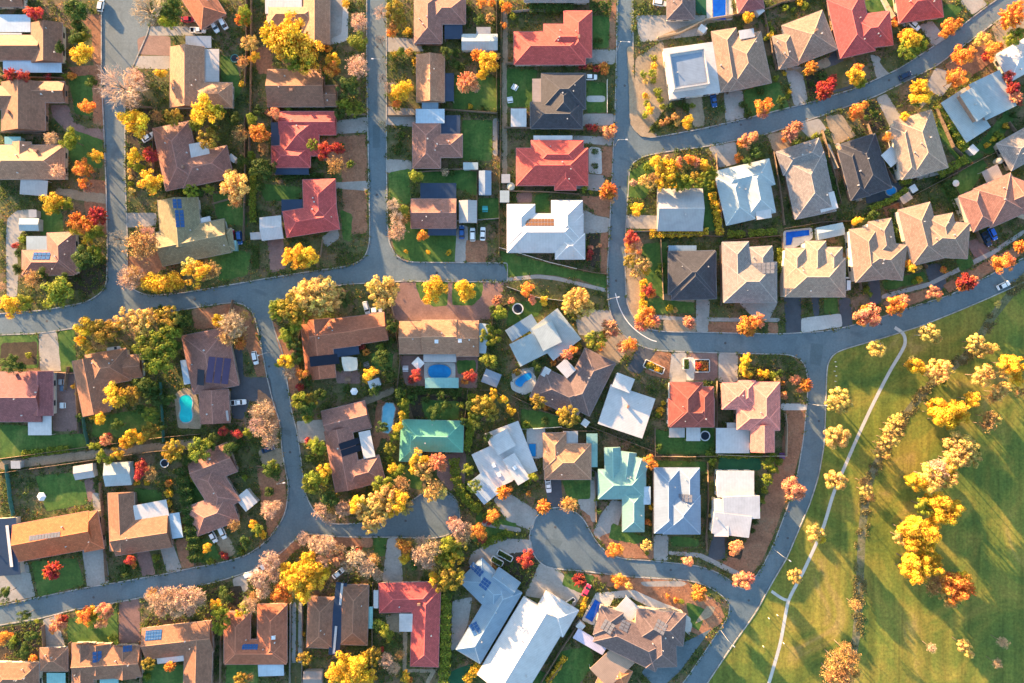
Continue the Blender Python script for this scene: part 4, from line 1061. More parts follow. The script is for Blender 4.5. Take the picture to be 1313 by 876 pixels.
def twigs(seed, n1=17):
    rng = random.Random(seed); b = MB()
    def grow(p, d, L, r, lev):
        q = p+d*L*.5+rdir(rng)*L*.05; e = p+d*L+rdir(rng)*L*.10
        b.tube([p, q, e], [r, r*.8, r*.5], 3, False)
        if lev == 0: return
        for i in range((0, 4, 5, 6)[lev]):
            t = rng.uniform(.35, 1.0); s = p.lerp(e, t)
            nd = (d+rdir(rng)*.75).normalized(); nd.z = nd.z*.7+.05
            grow(s, nd.normalized(), L*rng.uniform(.42, .62), r*.55, lev-1)
    for i in range(n1):
        a = i*6.283/n1+rng.uniform(-.25, .25); up = rng.uniform(.05, 1.1)
        grow(Vector((0, 0, -.25)), Vector((math.cos(a), math.sin(a), up)).normalized(), rng.uniform(.42, .58), .019, 3)
    return b.mesh('crown', TWIG)
CR = {k: [crown(100*j+i*7+3, k) for i in range(n)] for j, (k, n) in enumerate((('dense', 8), ('gum', 6), ('spiky', 5), ('shrub', 5), ('thin', 3)))}
CR['twig'] = [twigs(900+i) for i in range(4)]; TRUNKS = [trunk(50+i) for i in range(3)]
LC = {'Y': (0.70,0.44,0.045), 'O': (0.70,0.27,0.06), 'R': (0.45,0.062,0.05), 'P': (0.72,0.33,0.18), 'G': (0.23,0.265,0.035), 'D': (0.075,0.12,0.028), 'B': (0.53,0.365,0.255), 'T': (0.50,0.29,0.115), 'E': (0.36,0.25,0.045), 'W': (0.54,0.41,0.30), 'K': (0.66,0.46,0.15)}
WORD = {'Y': 'golden yellow', 'O': 'orange', 'R': 'red', 'P': 'salmon orange', 'G': 'yellow-green', 'D': 'dark green', 'B': 'bare pinkish', 'T': 'tan brown', 'E': 'olive gold', 'W': 'bare pale tan', 'K': 'pale golden'}
NTREE = [0]
def HC(q): return 2.0+1.3*q if q < 4 else 7.2+.7*(q-4)     # height of the crown's middle for a crown of radius q metres
def tree(x, y, r, c):
    NTREE[0] += 1; i = NTREE[0]; r *= 1.4 if 1155 < x < 1245 and 600 < y < 770 else (1.22 if x > 1056 and y > 400 else 1.06); rng = random.Random(i*17+3); rm_ = r*S
    base = LC[c]; j = rng.uniform(.85, 1.18); col = tuple(min(.85, v*j*rng.uniform(.93, 1.07)) for v in base)
    rot = rng.uniform(0, 6.283); word = WORD[c]
    if r < 6.6:
        hz = rm_*rng.uniform(.85, 1.25); p = W(x, y, hz*.7); p.z = 0
        o = link('shrub', rng.choice(CR['shrub']), None, (p.x, p.y, BASE+hz*.55), col); o.scale = (rm_*1.12, rm_*1.12*rng.uniform(.85, 1.1), hz); o.rotation_euler = (0, 0, rot)
        size = 'tiny' if r < 4.2 else 'small'
        want(o, '%s %s shrub' % (size, word), 'shrub', x, y)
        return o
    hc = HC(rm_)*(1.2 if x > 1056 and y > 400 else 1.0)
    vz = min(rm_*(1.25 if x > 1056 and y > 400 else .95), hc*.8)
    p = W(x, y, hc+vz*.25); p.z = 0
    name = {'B': 'bare_tree', 'W': 'bare_tree', 'D': 'evergreen_tree', 'E': 'gum_tree', 'K': 'gum_tree', 'G': 'leafy_tree', 'T': 'brown_leaved_tree'}.get(c, 'autumn_tree')
    root = empty(name, (p.x, p.y, BASE-.02))
    t = link('trunk', TRUNKS[i % 3], root, (0, 0, 0)); t.scale = (rm_*.55 if rm_ < 5 else 2.9,)*2+(hc,)
    kinds = {'B': ['twig'], 'W': ['twig'], 'E': ['gum'], 'K': ['gum'], 'D': ['dense'], 'G': ['dense', 'dense', 'gum'], 'T': ['thin'], 'P': ['spiky', 'dense'], 'R': ['spiky', 'dense', 'dense'], 'O': ['spiky', 'dense', 'dense'], 'Y': ['dense']}[c]
    k = rng.choice(kinds)
    me = rng.choice(CR[k]); f = 1.22 if k == 'gum' else (1.12 if k == 'dense' else 1.06)
    o = link('crown', me, root, (0, 0, hc), col); o.scale = (rm_*f*rng.uniform(.88, 1.1), rm_*f*rng.uniform(.88, 1.1), vz*f); o.rotation_euler = (0, 0, rot)
    if c == 'B' or c == 'T':               # tan leaves still hanging on the twigs, and twigs under the thin leaves
        o2 = link('twigs' if c == 'T' else 'dry_leaves', rng.choice(CR['twig' if c == 'T' else 'thin']), root, (0, 0, hc), tuple(v*.8 for v in col) if c == 'T' else col)
        o2.scale = (rm_*.98, rm_*.98, vz); o2.rotation_euler = (0, 0, rot+1)
    size = 'small' if r < 9 else ('medium' if r < 13 else ('large' if r < 18 else 'huge'))
    want(root, '%s %s tree' % (size, word), 'tree', x, y)
    return root
def hedge(pts, w, h, c, label):
    """clipped hedge: one run of leaves along a line"""
    rng = random.Random(len(PEND)+11); b = MB(); wm = w*S
    for i in range(len(pts)-1):
        a, d = W(*pts[i], h), W(*pts[i+1], h); a.z = d.z = 0; L = (d-a).length; u = (d-a).normalized(); v = Vector((-u.y, u.x, 0))
        for k in range(int(L*wm*34+L*h*14)):
            s = rng.uniform(0, L); bulge = 1+.18*math.sin(s*1.9+i)+.12*math.sin(s*4.3)
            if rng.random() < .7: t, z, n = rng.uniform(-.5, .5)*wm*bulge, BASE+h*(1+.10*math.sin(s*1.9+i))+rng.uniform(-.25, .08), Vector((0, 0, 1))
            else: t, z, n = rng.choice((-.5, .5))*wm*bulge, BASE+rng.uniform(0, h), v
            p = a+u*s+v*t; p.z = z; quad(b, p, n*.6+rdir(rng)*.6, rng.uniform(.16, .34), rng)
    o = link('hedge', b.mesh('hedge', LEAF), color=LC[c]); m = pts[len(pts)//2]
    o['label'] = label; o['category'] = 'hedge'
    for i in range(len(pts)-1):
        global OCC; OCC |= inside(strip([pts[i], pts[i+1]], w))
    return o
TREES = '''
42,15,11,R 95,10,15,D 104,68,14,Y 100,72,8,G 108,45,8,G 93,98,6,O 111,137,10,O 12,95,8,R 29,97,8,R 62,98,6,R 84,98,5,G 88,178,13,G 64,177,10,B 105,217,12,O 122,200,9,Y 170,157,21,Y 150,108,34,W 172,100,16,B 168,125,14,B 186,10,27,W 220,12,18,D 214,28,10,G
172,200,11,Y 193,198,10,R 178,215,7,G 205,93,8,Y 192,233,16,Y 167,212,4,G 167,220,4,K 168,228,4,K 168,236,4,G 170,244,5,K 200,148,9,T 222,150,11,E 212,145,6,D 262,140,19,Y 252,150,10,Y 282,141,9,G 290,152,6,D 267,178,13,E 250,160,8,G 272,165,8,D 100,32,8,D 75,60,8,D 116,104,8,D 96,48,9,D
369,52,26,Y 350,44,17,Y 393,68,20,Y 373,32,17,Y 382,75,16,G 313,18,12,G 310,25,9,O 320,55,9,K 326,72,8,Y 310,80,8,T 311,108,5,Y 425,76,10,Y 425,87,11,O 457,84,17,B 460,27,13,B 458,52,12,G 420,62,6,O 443,4,6,Y 446,110,16,D 441,133,10,G 455,140,10,G 436,145,9,D 415,90,7,D 418,100,5,G 330,140,7,D 322,152,8,G 352,146,8,P 344,145,5,P 370,143,6,G 393,137,5,G 331,172,13,O 337,190,10,T 323,200,7,G 308,172,11,T 401,186,7,G 417,191,10,R 414,200,7,R 433,190,8,R 430,212,14,T 376,329,15,Y 393,327,15,Y 385,333,13,Y 450,211,6,G 404,203,6,D 335,218,15,D 333,238,8,D 438,188,5,D
300,238,18,K 302,258,10,T 296,225,9,K 245,245,9,G 267,243,7,G 255,248,6,D 232,244,6,D 210,240,6,D 71,220,11,B 64,260,13,Y 70,268,8,G 86,262,8,G 97,285,12,O 98,294,11,Y 124,277,12,R 108,291,13,O 121,296,12,G 112,303,10,Y 105,214,10,O 107,236,9,O 113,240,7,P 20,314,6,R 29,306,5,G 25,325,6,D 22,345,7,D 120,322,10,G 108,330,14,D 103,340,9,D 132,333,6,D 72,376,19,G 68,370,9,D 40,358,13,T 50,352,9,D 82,356,7,D 11,393,14,Y 30,388,11,G 0,368,7,B 150,306,15,W 180,312,23,T 190,300,14,B 165,357,18,B 172,350,12,T 183,360,10,T 192,363,14,Y 213,360,16,Y 226,364,9,Y 251,350,18,Y 245,342,12,K 271,347,13,T 262,350,11,K
109,418,15,Y 102,436,8,Y 132,425,16,E 125,440,12,T 112,445,9,E 162,410,14,K 155,417,8,Y 184,412,15,K 193,404,10,K 192,410,9,Y 214,406,15,E 204,400,9,D 190,445,17,G 206,460,17,G 212,432,16,G 195,470,11,G 232,410,13,D 226,425,9,G 222,445,10,D 143,507,15,Y 152,510,13,Y 168,507,11,E 128,537,8,Y 121,535,6,Y 134,564,9,P 138,560,6,R 160,567,10,Y 168,560,9,Y 180,563,8,Y 192,553,10,E 191,531,8,G 185,495,15,D 200,515,11,D 178,525,8,D 196,500,9,D 120,572,7,G 37,455,5,G 12,466,11,D 25,470,7,D 95,495,4,Y 100,505,4,Y 102,535,6,D 150,582,8,Y 130,585,8,G 140,590,7,G 222,577,13,E 215,585,9,Y 240,590,8,D 255,577,14,G 270,572,8,D 181,600,10,R 176,610,8,R 176,619,5,Y 188,618,5,Y 193,608,10,T 217,620,5,O 217,632,6,Y 217,645,5,Y
278,411,10,Y 297,415,19,B 290,432,13,T 308,440,8,O 300,422,13,T 312,405,9,T 310,430,8,T 370,394,15,E 383,402,14,E 356,398,12,G 384,382,13,K 398,378,16,K 414,370,15,K 424,386,13,K 404,392,12,K 392,368,10,K 434,380,8,K 378,413,11,G 352,392,8,G 442,385,9,D 368,432,11,G 376,442,10,D 372,424,8,D 365,463,11,Y 358,467,7,G 370,478,10,B 386,480,9,O 395,488,7,D 384,496,6,R 382,515,12,G 394,524,11,D 400,512,8,E 394,537,7,G 397,565,6,R 404,570,10,G 411,576,8,G 397,587,6,D 406,590,7,D 336,528,17,B 341,550,18,B 331,545,15,B 345,535,11,T 346,565,12,B 285,553,7,R 303,557,8,R 275,560,8,D 295,575,10,D 318,555,8,G 308,568,6,D 347,605,13,D 350,598,8,G 314,613,5,G 345,655,13,B 340,650,9,W 354,648,9,B 330,680,8,G 337,685,6,Y 325,672,7,Y 315,695,9,D 308,702,6,D 265,703,8,Y 270,720,5,G 309,707,6,G 289,714,5,R 284,710,4,R 300,675,8,T 345,630,7,D
504,262,11,W 508,280,12,W 511,295,13,B 503,300,9,W 515,282,9,T 518,270,7,G 533,225,10,G 570,220,6,B 580,222,5,D 541,303,8,O 521,323,3.5,Y 549,323,3.5,Y 575,324,4.5,Y 490,374,18,K 480,368,10,K 502,370,11,K 488,388,10,K 498,384,9,E 556,372,16,Y 598,372,16,Y 638,385,8,P 640,402,11,G 632,397,6,D 675,370,11,O 683,384,7,P 655,386,5,P 697,386,7,Y 739,386,15,K 752,395,10,K 730,393,9,K 746,378,8,K 740,402,9,E 629,430,12,G 626,463,12,G 503,418,9,D 501,438,6,D 632,444,6,D
474,478,10,Y 470,488,6,Y 470,452,5,O 464,445,5,R 490,462,13,D 500,480,9,D 487,445,6,G 533,481,9,R 528,487,6,R 602,482,9,R 596,488,6,O 512,504,8,D 518,518,8,G 516,533,7,Y 510,547,8,Y 505,560,7,G 500,575,7,G 500,590,6,G 558,528,10,D 572,520,8,D 560,545,5,E 590,520,6,G 503,600,8,Y 510,608,8,G 405,613,15,G 416,604,11,Y 398,622,10,G 412,618,8,Y 424,640,11,D 436,648,7,D 410,655,12,B 422,666,10,B 440,653,13,B 428,655,8,T 458,648,14,Y 471,650,14,K 482,660,15,K 495,640,15,K 510,642,15,Y 490,622,12,G 514,620,12,T 520,650,9,K 476,675,10,K 503,655,10,Y 465,660,8,K 500,627,8,T 535,588,11,Y 530,600,9,Y 543,604,11,K 548,592,8,Y 561,592,12,P 566,598,8,P 513,603,8,G 557,626,13,T 553,634,10,K 565,632,9,K
620,520,13,E 632,505,8,Y 612,530,9,D 630,530,9,E 645,513,8,Y 652,524,6,Y 657,528,6,Y 628,517,7,E 690,515,9,E 678,508,6,D 700,522,5,O 730,535,12,E 722,530,8,Y 740,540,6,G 688,470,7,D 727,455,8,P 735,449,7,O 718,459,5,P 709,465,5,O 742,443,5,Y 764,436,12,G 775,430,8,O 781,420,10,P 786,425,8,P 770,444,6,O 662,477,6,E 800,445,10,P 808,441,12,O 645,632,9,O 652,628,6,O 679,633,5,O 631,662,9,O 625,668,6,R 614,684,11,O 618,690,7,R 586,676,14,B 592,690,12,B 580,668,8,P 600,680,10,B 576,700,15,G 588,702,12,G 583,715,11,Y 572,715,9,G 697,650,9,O 731,648,12,T 727,644,7,O 789,707,13,O 829,700,7,K 829,709,4,G 675,717,11,R 743,745,9,R 795,746,10,O 806,752,6,K 785,742,6,O 645,689,5,D 655,686,5,G 684,612,7,G 676,617,6,G 765,640,5,G 767,655,5,D
517,700,11,O 524,695,7,T 519,716,8,Y 538,712,14,B 552,705,16,B 548,722,11,B 540,695,9,W 530,725,7,D 573,720,11,G 580,742,13,E 565,750,9,E 555,742,9,Y 575,760,8,D 455,715,15,B 470,728,14,B 445,725,12,B 484,738,9,B 478,718,8,T 460,705,6,R 418,700,15,B 402,698,12,B 388,692,10,B 430,715,12,P 412,722,12,B 436,705,8,B 395,728,19,Y 380,740,17,Y 405,745,15,Y 388,758,15,Y 412,732,11,Y 370,730,11,Y 362,757,13,O 354,764,8,O 368,766,8,O 345,722,15,B 330,742,15,B 350,738,12,B 335,758,12,B 318,778,13,B 325,768,9,T 310,783,7,P 216,765,17,B 236,768,18,B 199,772,14,B 252,768,14,B 224,784,13,B 206,784,10,B 243,782,10,B 195,760,8,T 190,765,7,B 281,784,11,G 276,776,8,Y 284,797,10,G 279,808,8,G 290,765,9,D 286,755,6,D 313,780,10,G 308,786,7,Y 322,772,7,G
74,800,10,P 80,795,7,R 68,808,6,O 108,790,11,O 118,785,8,Y 132,783,10,P 128,800,9,P 120,797,9,G 138,786,7,P 112,798,6,O 5,818,9,O 18,820,6,G 14,828,6,D 47,797,4,G 67,732,11,R 61,736,7,O 30,790,8,D 40,815,8,D 30,835,9,D 42,845,6,O 166,719,8,R 172,724,5,O 158,728,6,D 160,735,6,D 200,716,6,G 201,725,5,D 5,762,9,D 145,818,6,G 190,852,8,E 188,868,6,G 218,855,7,O 187,840,6,D 390,845,8,E 388,812,4,Y 440,852,15,Y 458,858,17,Y 430,868,12,Y 472,870,13,Y 450,872,13,Y 465,845,8,Y 478,842,11,E 495,848,11,B 505,858,9,B 512,840,7,T 520,868,7,Y 526,872,5,O 495,812,11,G 486,803,9,D 502,825,7,D 490,832,4,R 565,780,4,Y 308,872,9,E 320,870,7,T 86,862,5,D 87,874,6,D
780,244,11,O 784,253,8,P 776,250,7,P 779,238,6,O 811,305,11,R 817,313,10,P 808,316,8,O 820,322,5,P 809,335,8,E 826,338,9,K 828,346,7,Y 815,350,7,K 832,372,9,R 836,378,6,O 826,362,5,Y 826,390,5,Y 829,408,15,O 823,415,10,P 838,413,9,P 833,400,8,O 807,446,8,P 883,412,8,P 886,417,6,P 963,414,14,O 956,420,11,O 972,411,10,P 960,425,8,O 858,395,5,Y 866,398,4,K 816,268,10,Y 808,266,6,G 824,270,5,G 757,318,4,P 768,316,4,P 756,325,6,R 755,331,4,R 750,243,6,G 758,246,4,G 845,350,6,D 848,340,5,G
845,211,12,Y 856,222,12,Y 858,213,10,Y 838,228,9,T 835,236,7,K 868,213,7,O 880,232,10,G 884,204,8,O 893,208,7,P 905,212,9,Y 913,222,7,G 870,234,10,G 813,235,6,B 904,230,9,G 866,226,8,Y 893,228,8,E 848,235,9,Y 826,232,7,K 872,206,6,P 830,214,6,G 896,238,6,D 863,238,6,Y 911,238,6,G 856,204,6,K
747,85,6,R 756,86,5,O 765,88,6,R 772,86,6,O 777,84,6,O 775,92,6,O 782,168,9,P 778,175,6,P 786,165,6,O 755,163,5,R 763,164,5,R 770,166,4,P 763,195,5,D 763,213,5,D 837,75,6,G 838,85,5,Y 837,95,6,G 838,103,5,G 825,96,5,G 828,104,4,K 843,117,6,G 846,127,6,G 851,136,6,G 829,123,6,Y 833,140,7,Y 826,147,6,G 829,133,5,G 848,158,5,T 856,155,5,T 866,150,6,T 868,158,5,K 883,156,10,Y 862,136,5,D 870,134,5,D 880,138,6,D 888,136,5,G 843,160,4,D 836,165,4,D 650,10,7,O 643,6,5,Y 645,33,6,O 657,20,6,G 700,52,4,D 760,52,6,D 768,54,6,D 752,47,5,D 618,3,7,O 630,4,6,O 628,24,6,T 615,25,7,D 600,14,6,D
505,12,11,E 503,32,9,T 503,40,8,O 513,28,8,E 522,42,6,Y 514,66,7,G 506,70,5,E 524,66,6,T 532,79,6,Y 504,74,5,D 512,118,13,Y 520,110,9,Y 503,122,8,Y 498,112,10,W 508,132,7,O 508,138,6,D 524,112,6,O 572,67,9,D 585,68,6,D 625,80,14,Y 612,70,8,O 630,74,8,O 620,94,9,Y 637,72,6,K 600,105,14,P 593,110,9,B 608,112,8,B 603,137,4,Y 515,172,5,D 512,185,5,D 510,196,4,D 490,100,9,W 488,15,12,W 487,50,9,W 490,160,5,W 590,86,7,D 583,82,6,D 618,138,4,D
961,22,8,Y 957,14,5,G 899,56,5,G 908,60,5,Y 911,70,5,Y 913,80,4,G 985,32,5,G 988,45,6,Y 991,38,5,G 982,50,4,G 1006,10,5,G 1031,8,6,G 1025,4,5,Y 1017,12,4,G 980,136,11,O 978,144,8,P 985,131,6,O 1040,87,9,O 1034,92,6,Y 1058,116,12,R 1052,110,8,R 1064,108,8,R 1068,101,6,R 958,180,10,P 952,184,7,O 966,175,7,P 1014,170,11,P 1022,162,8,P 1008,178,6,O 1020,184,6,D 1045,175,6,G 1037,180,5,D 995,100,5,G 1006,95,3.5,Y 1012,117,4,Y 1010,124,4,G 953,135,6,D 958,145,6,D 1002,128,7,D 1003,138,5,D 975,118,5,D 946,203,6,O 968,195,9,D 960,205,7,D 978,200,6,D 1055,98,6,D 1042,108,5,D
1170,50,14,Y 1166,62,12,G 1178,56,11,G 1160,44,8,O 1219,34,11,O 1212,42,8,O 1228,30,6,O 1151,25,6,R 1147,30,5,O 1158,23,5,O 1099,88,9,O 1097,97,12,Y 1104,106,9,G 1181,118,15,Y 1176,112,10,Y 1188,124,9,Y 1176,130,8,D 1100,142,12,O 1094,148,8,O 1108,136,7,O 1122,144,7,D 1112,150,6,D 1236,70,13,O 1245,66,8,O 1227,74,8,O 1228,100,13,O 1220,97,8,O 1238,98,7,K 1273,65,11,O 1266,72,7,R 1280,60,7,O 1260,50,8,K 1252,56,5,K 1268,48,5,K 1299,20,14,O 1308,10,10,O 1292,30,8,Y 1300,48,10,G 1306,42,7,G 1293,55,6,G 1294,98,8,R 1290,108,6,O 1300,112,9,R 1304,124,8,P 1308,132,6,R 1139,175,7,O 1143,180,5,T 1160,150,7,Y 1273,180,5,Y 1282,176,6,G 1266,186,5,Y 1290,162,5,Y 1278,170,5,G 1256,140,5,D 1300,148,5,D
1113,404,13,P 1106,412,8,O 1120,410,9,P 1110,398,8,O 1150,390,13,O 1144,396,8,O 1156,386,9,P 1152,398,8,O 1198,375,9,P 1204,378,5,P 1240,362,11,R 1234,366,8,O 1248,360,7,P 1287,337,13,O 1281,340,7,O 1295,334,7,P 1310,316,9,O 1168,342,8,Y 1163,338,5,O 1178,344,5,K 1178,359,5,Y 1172,362,4,G 1211,346,6,O 1160,316,5,Y 1150,303,4,G 1112,371,5,G 1116,378,4,G 1092,330,6,Y 1093,340,5,G 1100,283,7,Y 1094,285,5,G 1110,278,6,D 1120,275,7,D 1144,335,4,D 1203,383,4,K
957,460,8,Y 955,470,8,Y 958,479,7,Y 961,482,5,G 952,476,5,K 975,478,5,Y 983,479,6,Y 990,482,6,G 996,487,5,K 1000,478,5,D 992,492,5,G 1003,492,4,O 1005,508,6,P 1034,494,9,O 1020,487,7,P 1026,498,6,P 846,527,6,Y 843,532,4,G 850,517,3.5,Y 834,592,9,O 840,597,5,O 826,590,5,D 816,588,4,G 835,468,4,Y 842,474,4,Y 831,470,4,G 895,469,5,R 880,470,4,D 836,650,5,Y 831,670,6,O 945,703,11,P 954,746,11,P 960,741,8,P 947,742,8,P 1019,626,14,P 1012,622,9,P 1026,630,9,P 1014,634,8,P 882,720,7,P 896,760,10,O 899,767,7,O 889,766,6,Y 868,769,5,O 855,764,4,O 873,772,5,G 985,595,7,G 993,602,7,G 984,615,7,G 980,628,6,G 977,642,6,G 972,655,5,G 913,592,6,G 990,585,6,G 1000,592,6,G 968,668,5,D 964,680,5,D 915,640,4,K 911,660,4,K
1280,391,6,K 1193,427,9,K 1199,432,7,K 1188,424,6,T 1125,447,9,K 1118,444,5,K 1129,453,5,T 1176,468,10,Y 1182,474,7,Y 1170,462,6,K 1203,476,11,K 1212,472,8,K 1196,482,6,T 1208,488,5,D 1252,438,8,K 1248,446,6,K 1258,451,7,K 1268,447,6,K 1277,445,5,K 1261,482,11,K 1255,489,6,T 1268,478,6,K 1293,466,10,Y 1305,470,11,Y 1287,478,6,K 1306,486,8,Y 1288,498,7,K 1308,503,6,K 1276,510,8,T 1281,503,8,K 1247,512,9,Y 1241,519,5,D 1205,520,10,Y 1215,532,13,Y 1228,524,12,Y 1208,540,9,Y 1233,536,9,Y 1222,545,8,Y 1198,530,7,Y 1077,510,10,K 1083,517,9,K 1070,517,8,K 1079,524,6,K 1074,560,11,K 1081,564,7,K 1066,565,6,K 1270,535,8,T 1268,545,9,T 1278,538,6,K 1228,568,11,K 1240,574,11,K 1232,585,12,K 1222,590,9,K 1245,588,9,K 1215,568,5,T 1250,580,6,D 1205,602,12,B 1195,612,11,K 1212,612,11,K 1177,618,9,Y 1168,616,6,Y 1220,605,9,Y 1186,620,7,Y 1200,622,9,B 1071,616,10,K 1065,614,7,Y 1079,620,7,K 1108,618,6,T 1111,630,7,K 1116,638,5,T 1198,645,10,Y 1210,650,12,Y 1220,658,11,Y 1205,664,9,Y 1188,650,9,G 1228,650,7,Y 1165,682,10,Y 1178,678,12,Y 1190,690,12,Y 1170,695,10,Y 1185,702,10,Y 1157,690,7,K 1195,678,8,Y 1172,722,11,Y 1186,715,10,Y 1195,728,11,Y 1180,735,11,Y 1165,733,8,Y 1201,718,7,Y 1203,748,9,T 1198,757,7,T 1220,750,10,O 1233,745,10,O 1240,755,8,O 1226,762,11,O 1218,768,8,K 1238,740,7,Y 1047,683,11,K 1052,690,8,Y 1041,690,6,K 1020,739,8,K 1014,736,5,K 1024,744,5,K 1098,777,7,T 1085,835,10,T 1075,850,12,T 1088,855,12,T 1070,868,12,T 1085,872,12,T 1098,845,8,T 1098,865,8,T 1237,828,7,K 1243,838,5,K 1196,832,6,B 1152,537,6,K 1146,545,7,K 1156,546,6,T 1141,553,7,K 1150,556,7,K 1137,562,7,T 1145,566,7,K 1132,570,7,K 1140,575,6,T 1128,580,6,K 1136,584,5,K 1288,825,7,B 1280,852,6,B
612,545,9,D 604,522,8,D 596,541,7,D 528,512,7,D 655,540,6,D 700,541,7,D 648,561,5,D 600,602,8,G 608,624,8,G 546,512,6,D 566,508,7,D 584,508,6,D 490,548,8,D 481,500,8,D 410,505,9,D 445,498,6,D 380,458,9,D 347,214,9,D 312,206,9,D 300,152,9,D 356,140,6,D 215,512,9,D 150,545,8,D 205,548,8,D 112,520,5,D 640,560,6,D 675,545,6,G 760,610,6,D 845,575,6,D 915,575,6,D 760,570,6,D 625,560,7,D
'''
def lobe(root, main, x, y, r, c):
    """a further limb of the same tree's crown"""
    rng = random.Random(int(x*7+y*13)); hc = main[4]; rm_ = r*S; p = W(x, y, hc); col = tuple(min(.85, v*rng.uniform(.88, 1.14)) for v in LC[c])
    k = {'B': 'twig', 'W': 'twig', 'T': 'thin', 'E': 'gum', 'K': 'gum', 'P': 'spiky'}.get(c, rng.choice(['dense', 'spiky']) if c in 'ROY' else 'dense')
    o = link('crown', rng.choice(CR[k]), root, (p.x-root.location.x, p.y-root.location.y, hc+rng.uniform(-.25, .15)*rm_), col)
    f = 1.1; o.scale = (rm_*f, rm_*f, rm_*.9); o.rotation_euler = (0, 0, rng.uniform(0, 6.28))
main = None
for tok in TREES.split():
    a = tok.split(','); x, y, r, c = float(a[0]), float(a[1]), float(a[2]), a[3]
    if main and main[2] >= 8 and r <= main[2] and math.hypot(x-main[0], y-main[1]) < main[2]*.85 and (c == main[3] or c+main[3] in ('OP', 'PO', 'RO', 'OR', 'RP', 'PR', 'BT', 'TB', 'YO', 'OY', 'KY', 'YK', 'TK', 'KT', 'EK', 'GY', 'YG')):
        lobe(root, main, x, y, r, c); continue
    root = tree(x, y, r, c); rm_ = r*S
    main = (x, y, r, c, HC(rm_)*(1.2 if x > 1056 and y > 400 else 1.0)) if r >= 8 else None
HEDGES = [
 ([(232,600),(238,640),(246,690),(250,722)], 14, 3.0, 'D', 'tall dark conifer hedge beside the brown house with white patio roof'),
 ([(582,588),(584,612),(590,630),(602,645),(616,656)], 11, 1.8, 'G', 'curving yellow-green hedge round the cul-de-sac below the green roof'),
 ([(605,505),(606,530),(602,556),(598,578)], 9, 2.0, 'G', 'yellow-green hedge running up right of the green metal roof'),
 ([(522,503),(550,500),(592,503)], 9, 1.6, 'D', 'dark hedge between the oval pool court and the green roof'),
 ([(514,500),(520,540)], 9, 2.0, 'G', 'leafy hedge right of the pale blue lap pool'),
 ([(572,762),(571,800),(571,840),(569,876)], 12, 2.4, 'G', 'long green hedge between the red L-shaped roof and slate blue roof'),
 ([(833,300),(870,299),(908,297)], 9, 1.7, 'Y', 'clipped yellow hedge below the pale grey low roof'),
 ([(913,247),(919,270),(924,302)], 8, 1.7, 'Y', 'clipped yellow hedge between pale grey roof and pale teal-white roof'),
 ([(933,300),(956,300)], 8, 1.5, 'G', 'short green hedge above the grey roof with panel rows'),
 ([(960,299),(997,297)], 8, 1.5, 'G', 'green hedge above rear lawn of the grey roof with panel rows'),
 ([(679,10),(700,9),(735,10)], 11, 2.0, 'D', 'dark clipped hedge above the top red house'),
 ([(756,8),(784,9)], 12, 2.0, 'D', 'dark hedge beside the road near the top red house'),
 ([(1207,133),(1222,160),(1240,192)], 10, 2.2, 'G', 'tall green hedge between diagonal blue-grey roof and white flat roofs'),
 ([(1150,197),(1158,215),(1164,236)], 12, 2.2, 'G', 'green hedge right of the charcoal roof with small round pool'),
 ([(1240,203),(1220,215),(1204,224)], 9, 2.0, 'G', 'green hedge running diagonally below the blue-grey diagonal roof'),
 ([(1164,243),(1140,258),(1116,268)], 7, 1.8, 'G', 'long thin hedge below the round blue pool'),
 ([(1215,232),(1230,262),(1245,290)], 10, 1.8, 'D', 'row of dark clipped shrubs forming a hedge above the tan angled roof'),
 ([(1000,318),(1000,350)], 6, 1.5, 'G', 'narrow hedge between grey panel roof and beige pointed gables'),
 ([(905,582),(945,585),(978,583)], 6, 1.2, 'G', 'low hedge along the top of the synthetic turf court'),
 ([(822,405),(824,380),(823,360)], 5, 1.3, 'Y', 'narrow yellow hedge along the side path right of the road bend'),
 ([(725,842),(712,862),(702,876)], 6, 1.2, 'Y', 'yellow shrub hedge along the lower lawn near the white metal roof'),
 ([(743,790),(748,778),(752,765)], 5, 1.2, 'Y', 'short yellow hedge left of the deep blue pool'),
 ([(325,215),(323,260),(324,285)], 7, 1.4, 'G', 'narrow hedge behind the lower red house'),
 ([(326,315),(327,345)], 7, 1.3, 'D', 'narrow hedge left of the brick driveway by the lower red house'),
 ([(28,583),(56,580)], 8, 1.3, 'G', 'clipped hedge behind the lawn of the maroon left edge house'),
 ([(60,579),(88,576)], 8, 1.3, 'G', 'clipped hedge right of a matching one behind the maroon house'),
 ([(350,228),(415,224)], 5, 1.3, 'D', 'thin dark hedge between the two red houses'),
 ([(620,660),(640,676)], 6, 1.3, 'G', 'low hedge beside the concrete path left of the cul-de-sac'),
 ([(618,700),(640,690),(652,682)], 8, 1.1, 'G', 'low green border beside the path left of the round cul-de-sac'),
 ([(597,875),(608,862),(615,852)], 10, 1.8, 'Y', 'short yellow hedge below the slate blue long roof'),
 ([(1056,200),(1066,228),(1074,262)], 7, 1.6, 'D', 'dark hedge left of the charcoal roof with the small pool'),
 ([(1145,268),(1148,300),(1156,320)], 8, 1.5, 'D', 'dark hedge right of the pinkish tan gabled roof'),
]
for h in HEDGES: hedge(*h)
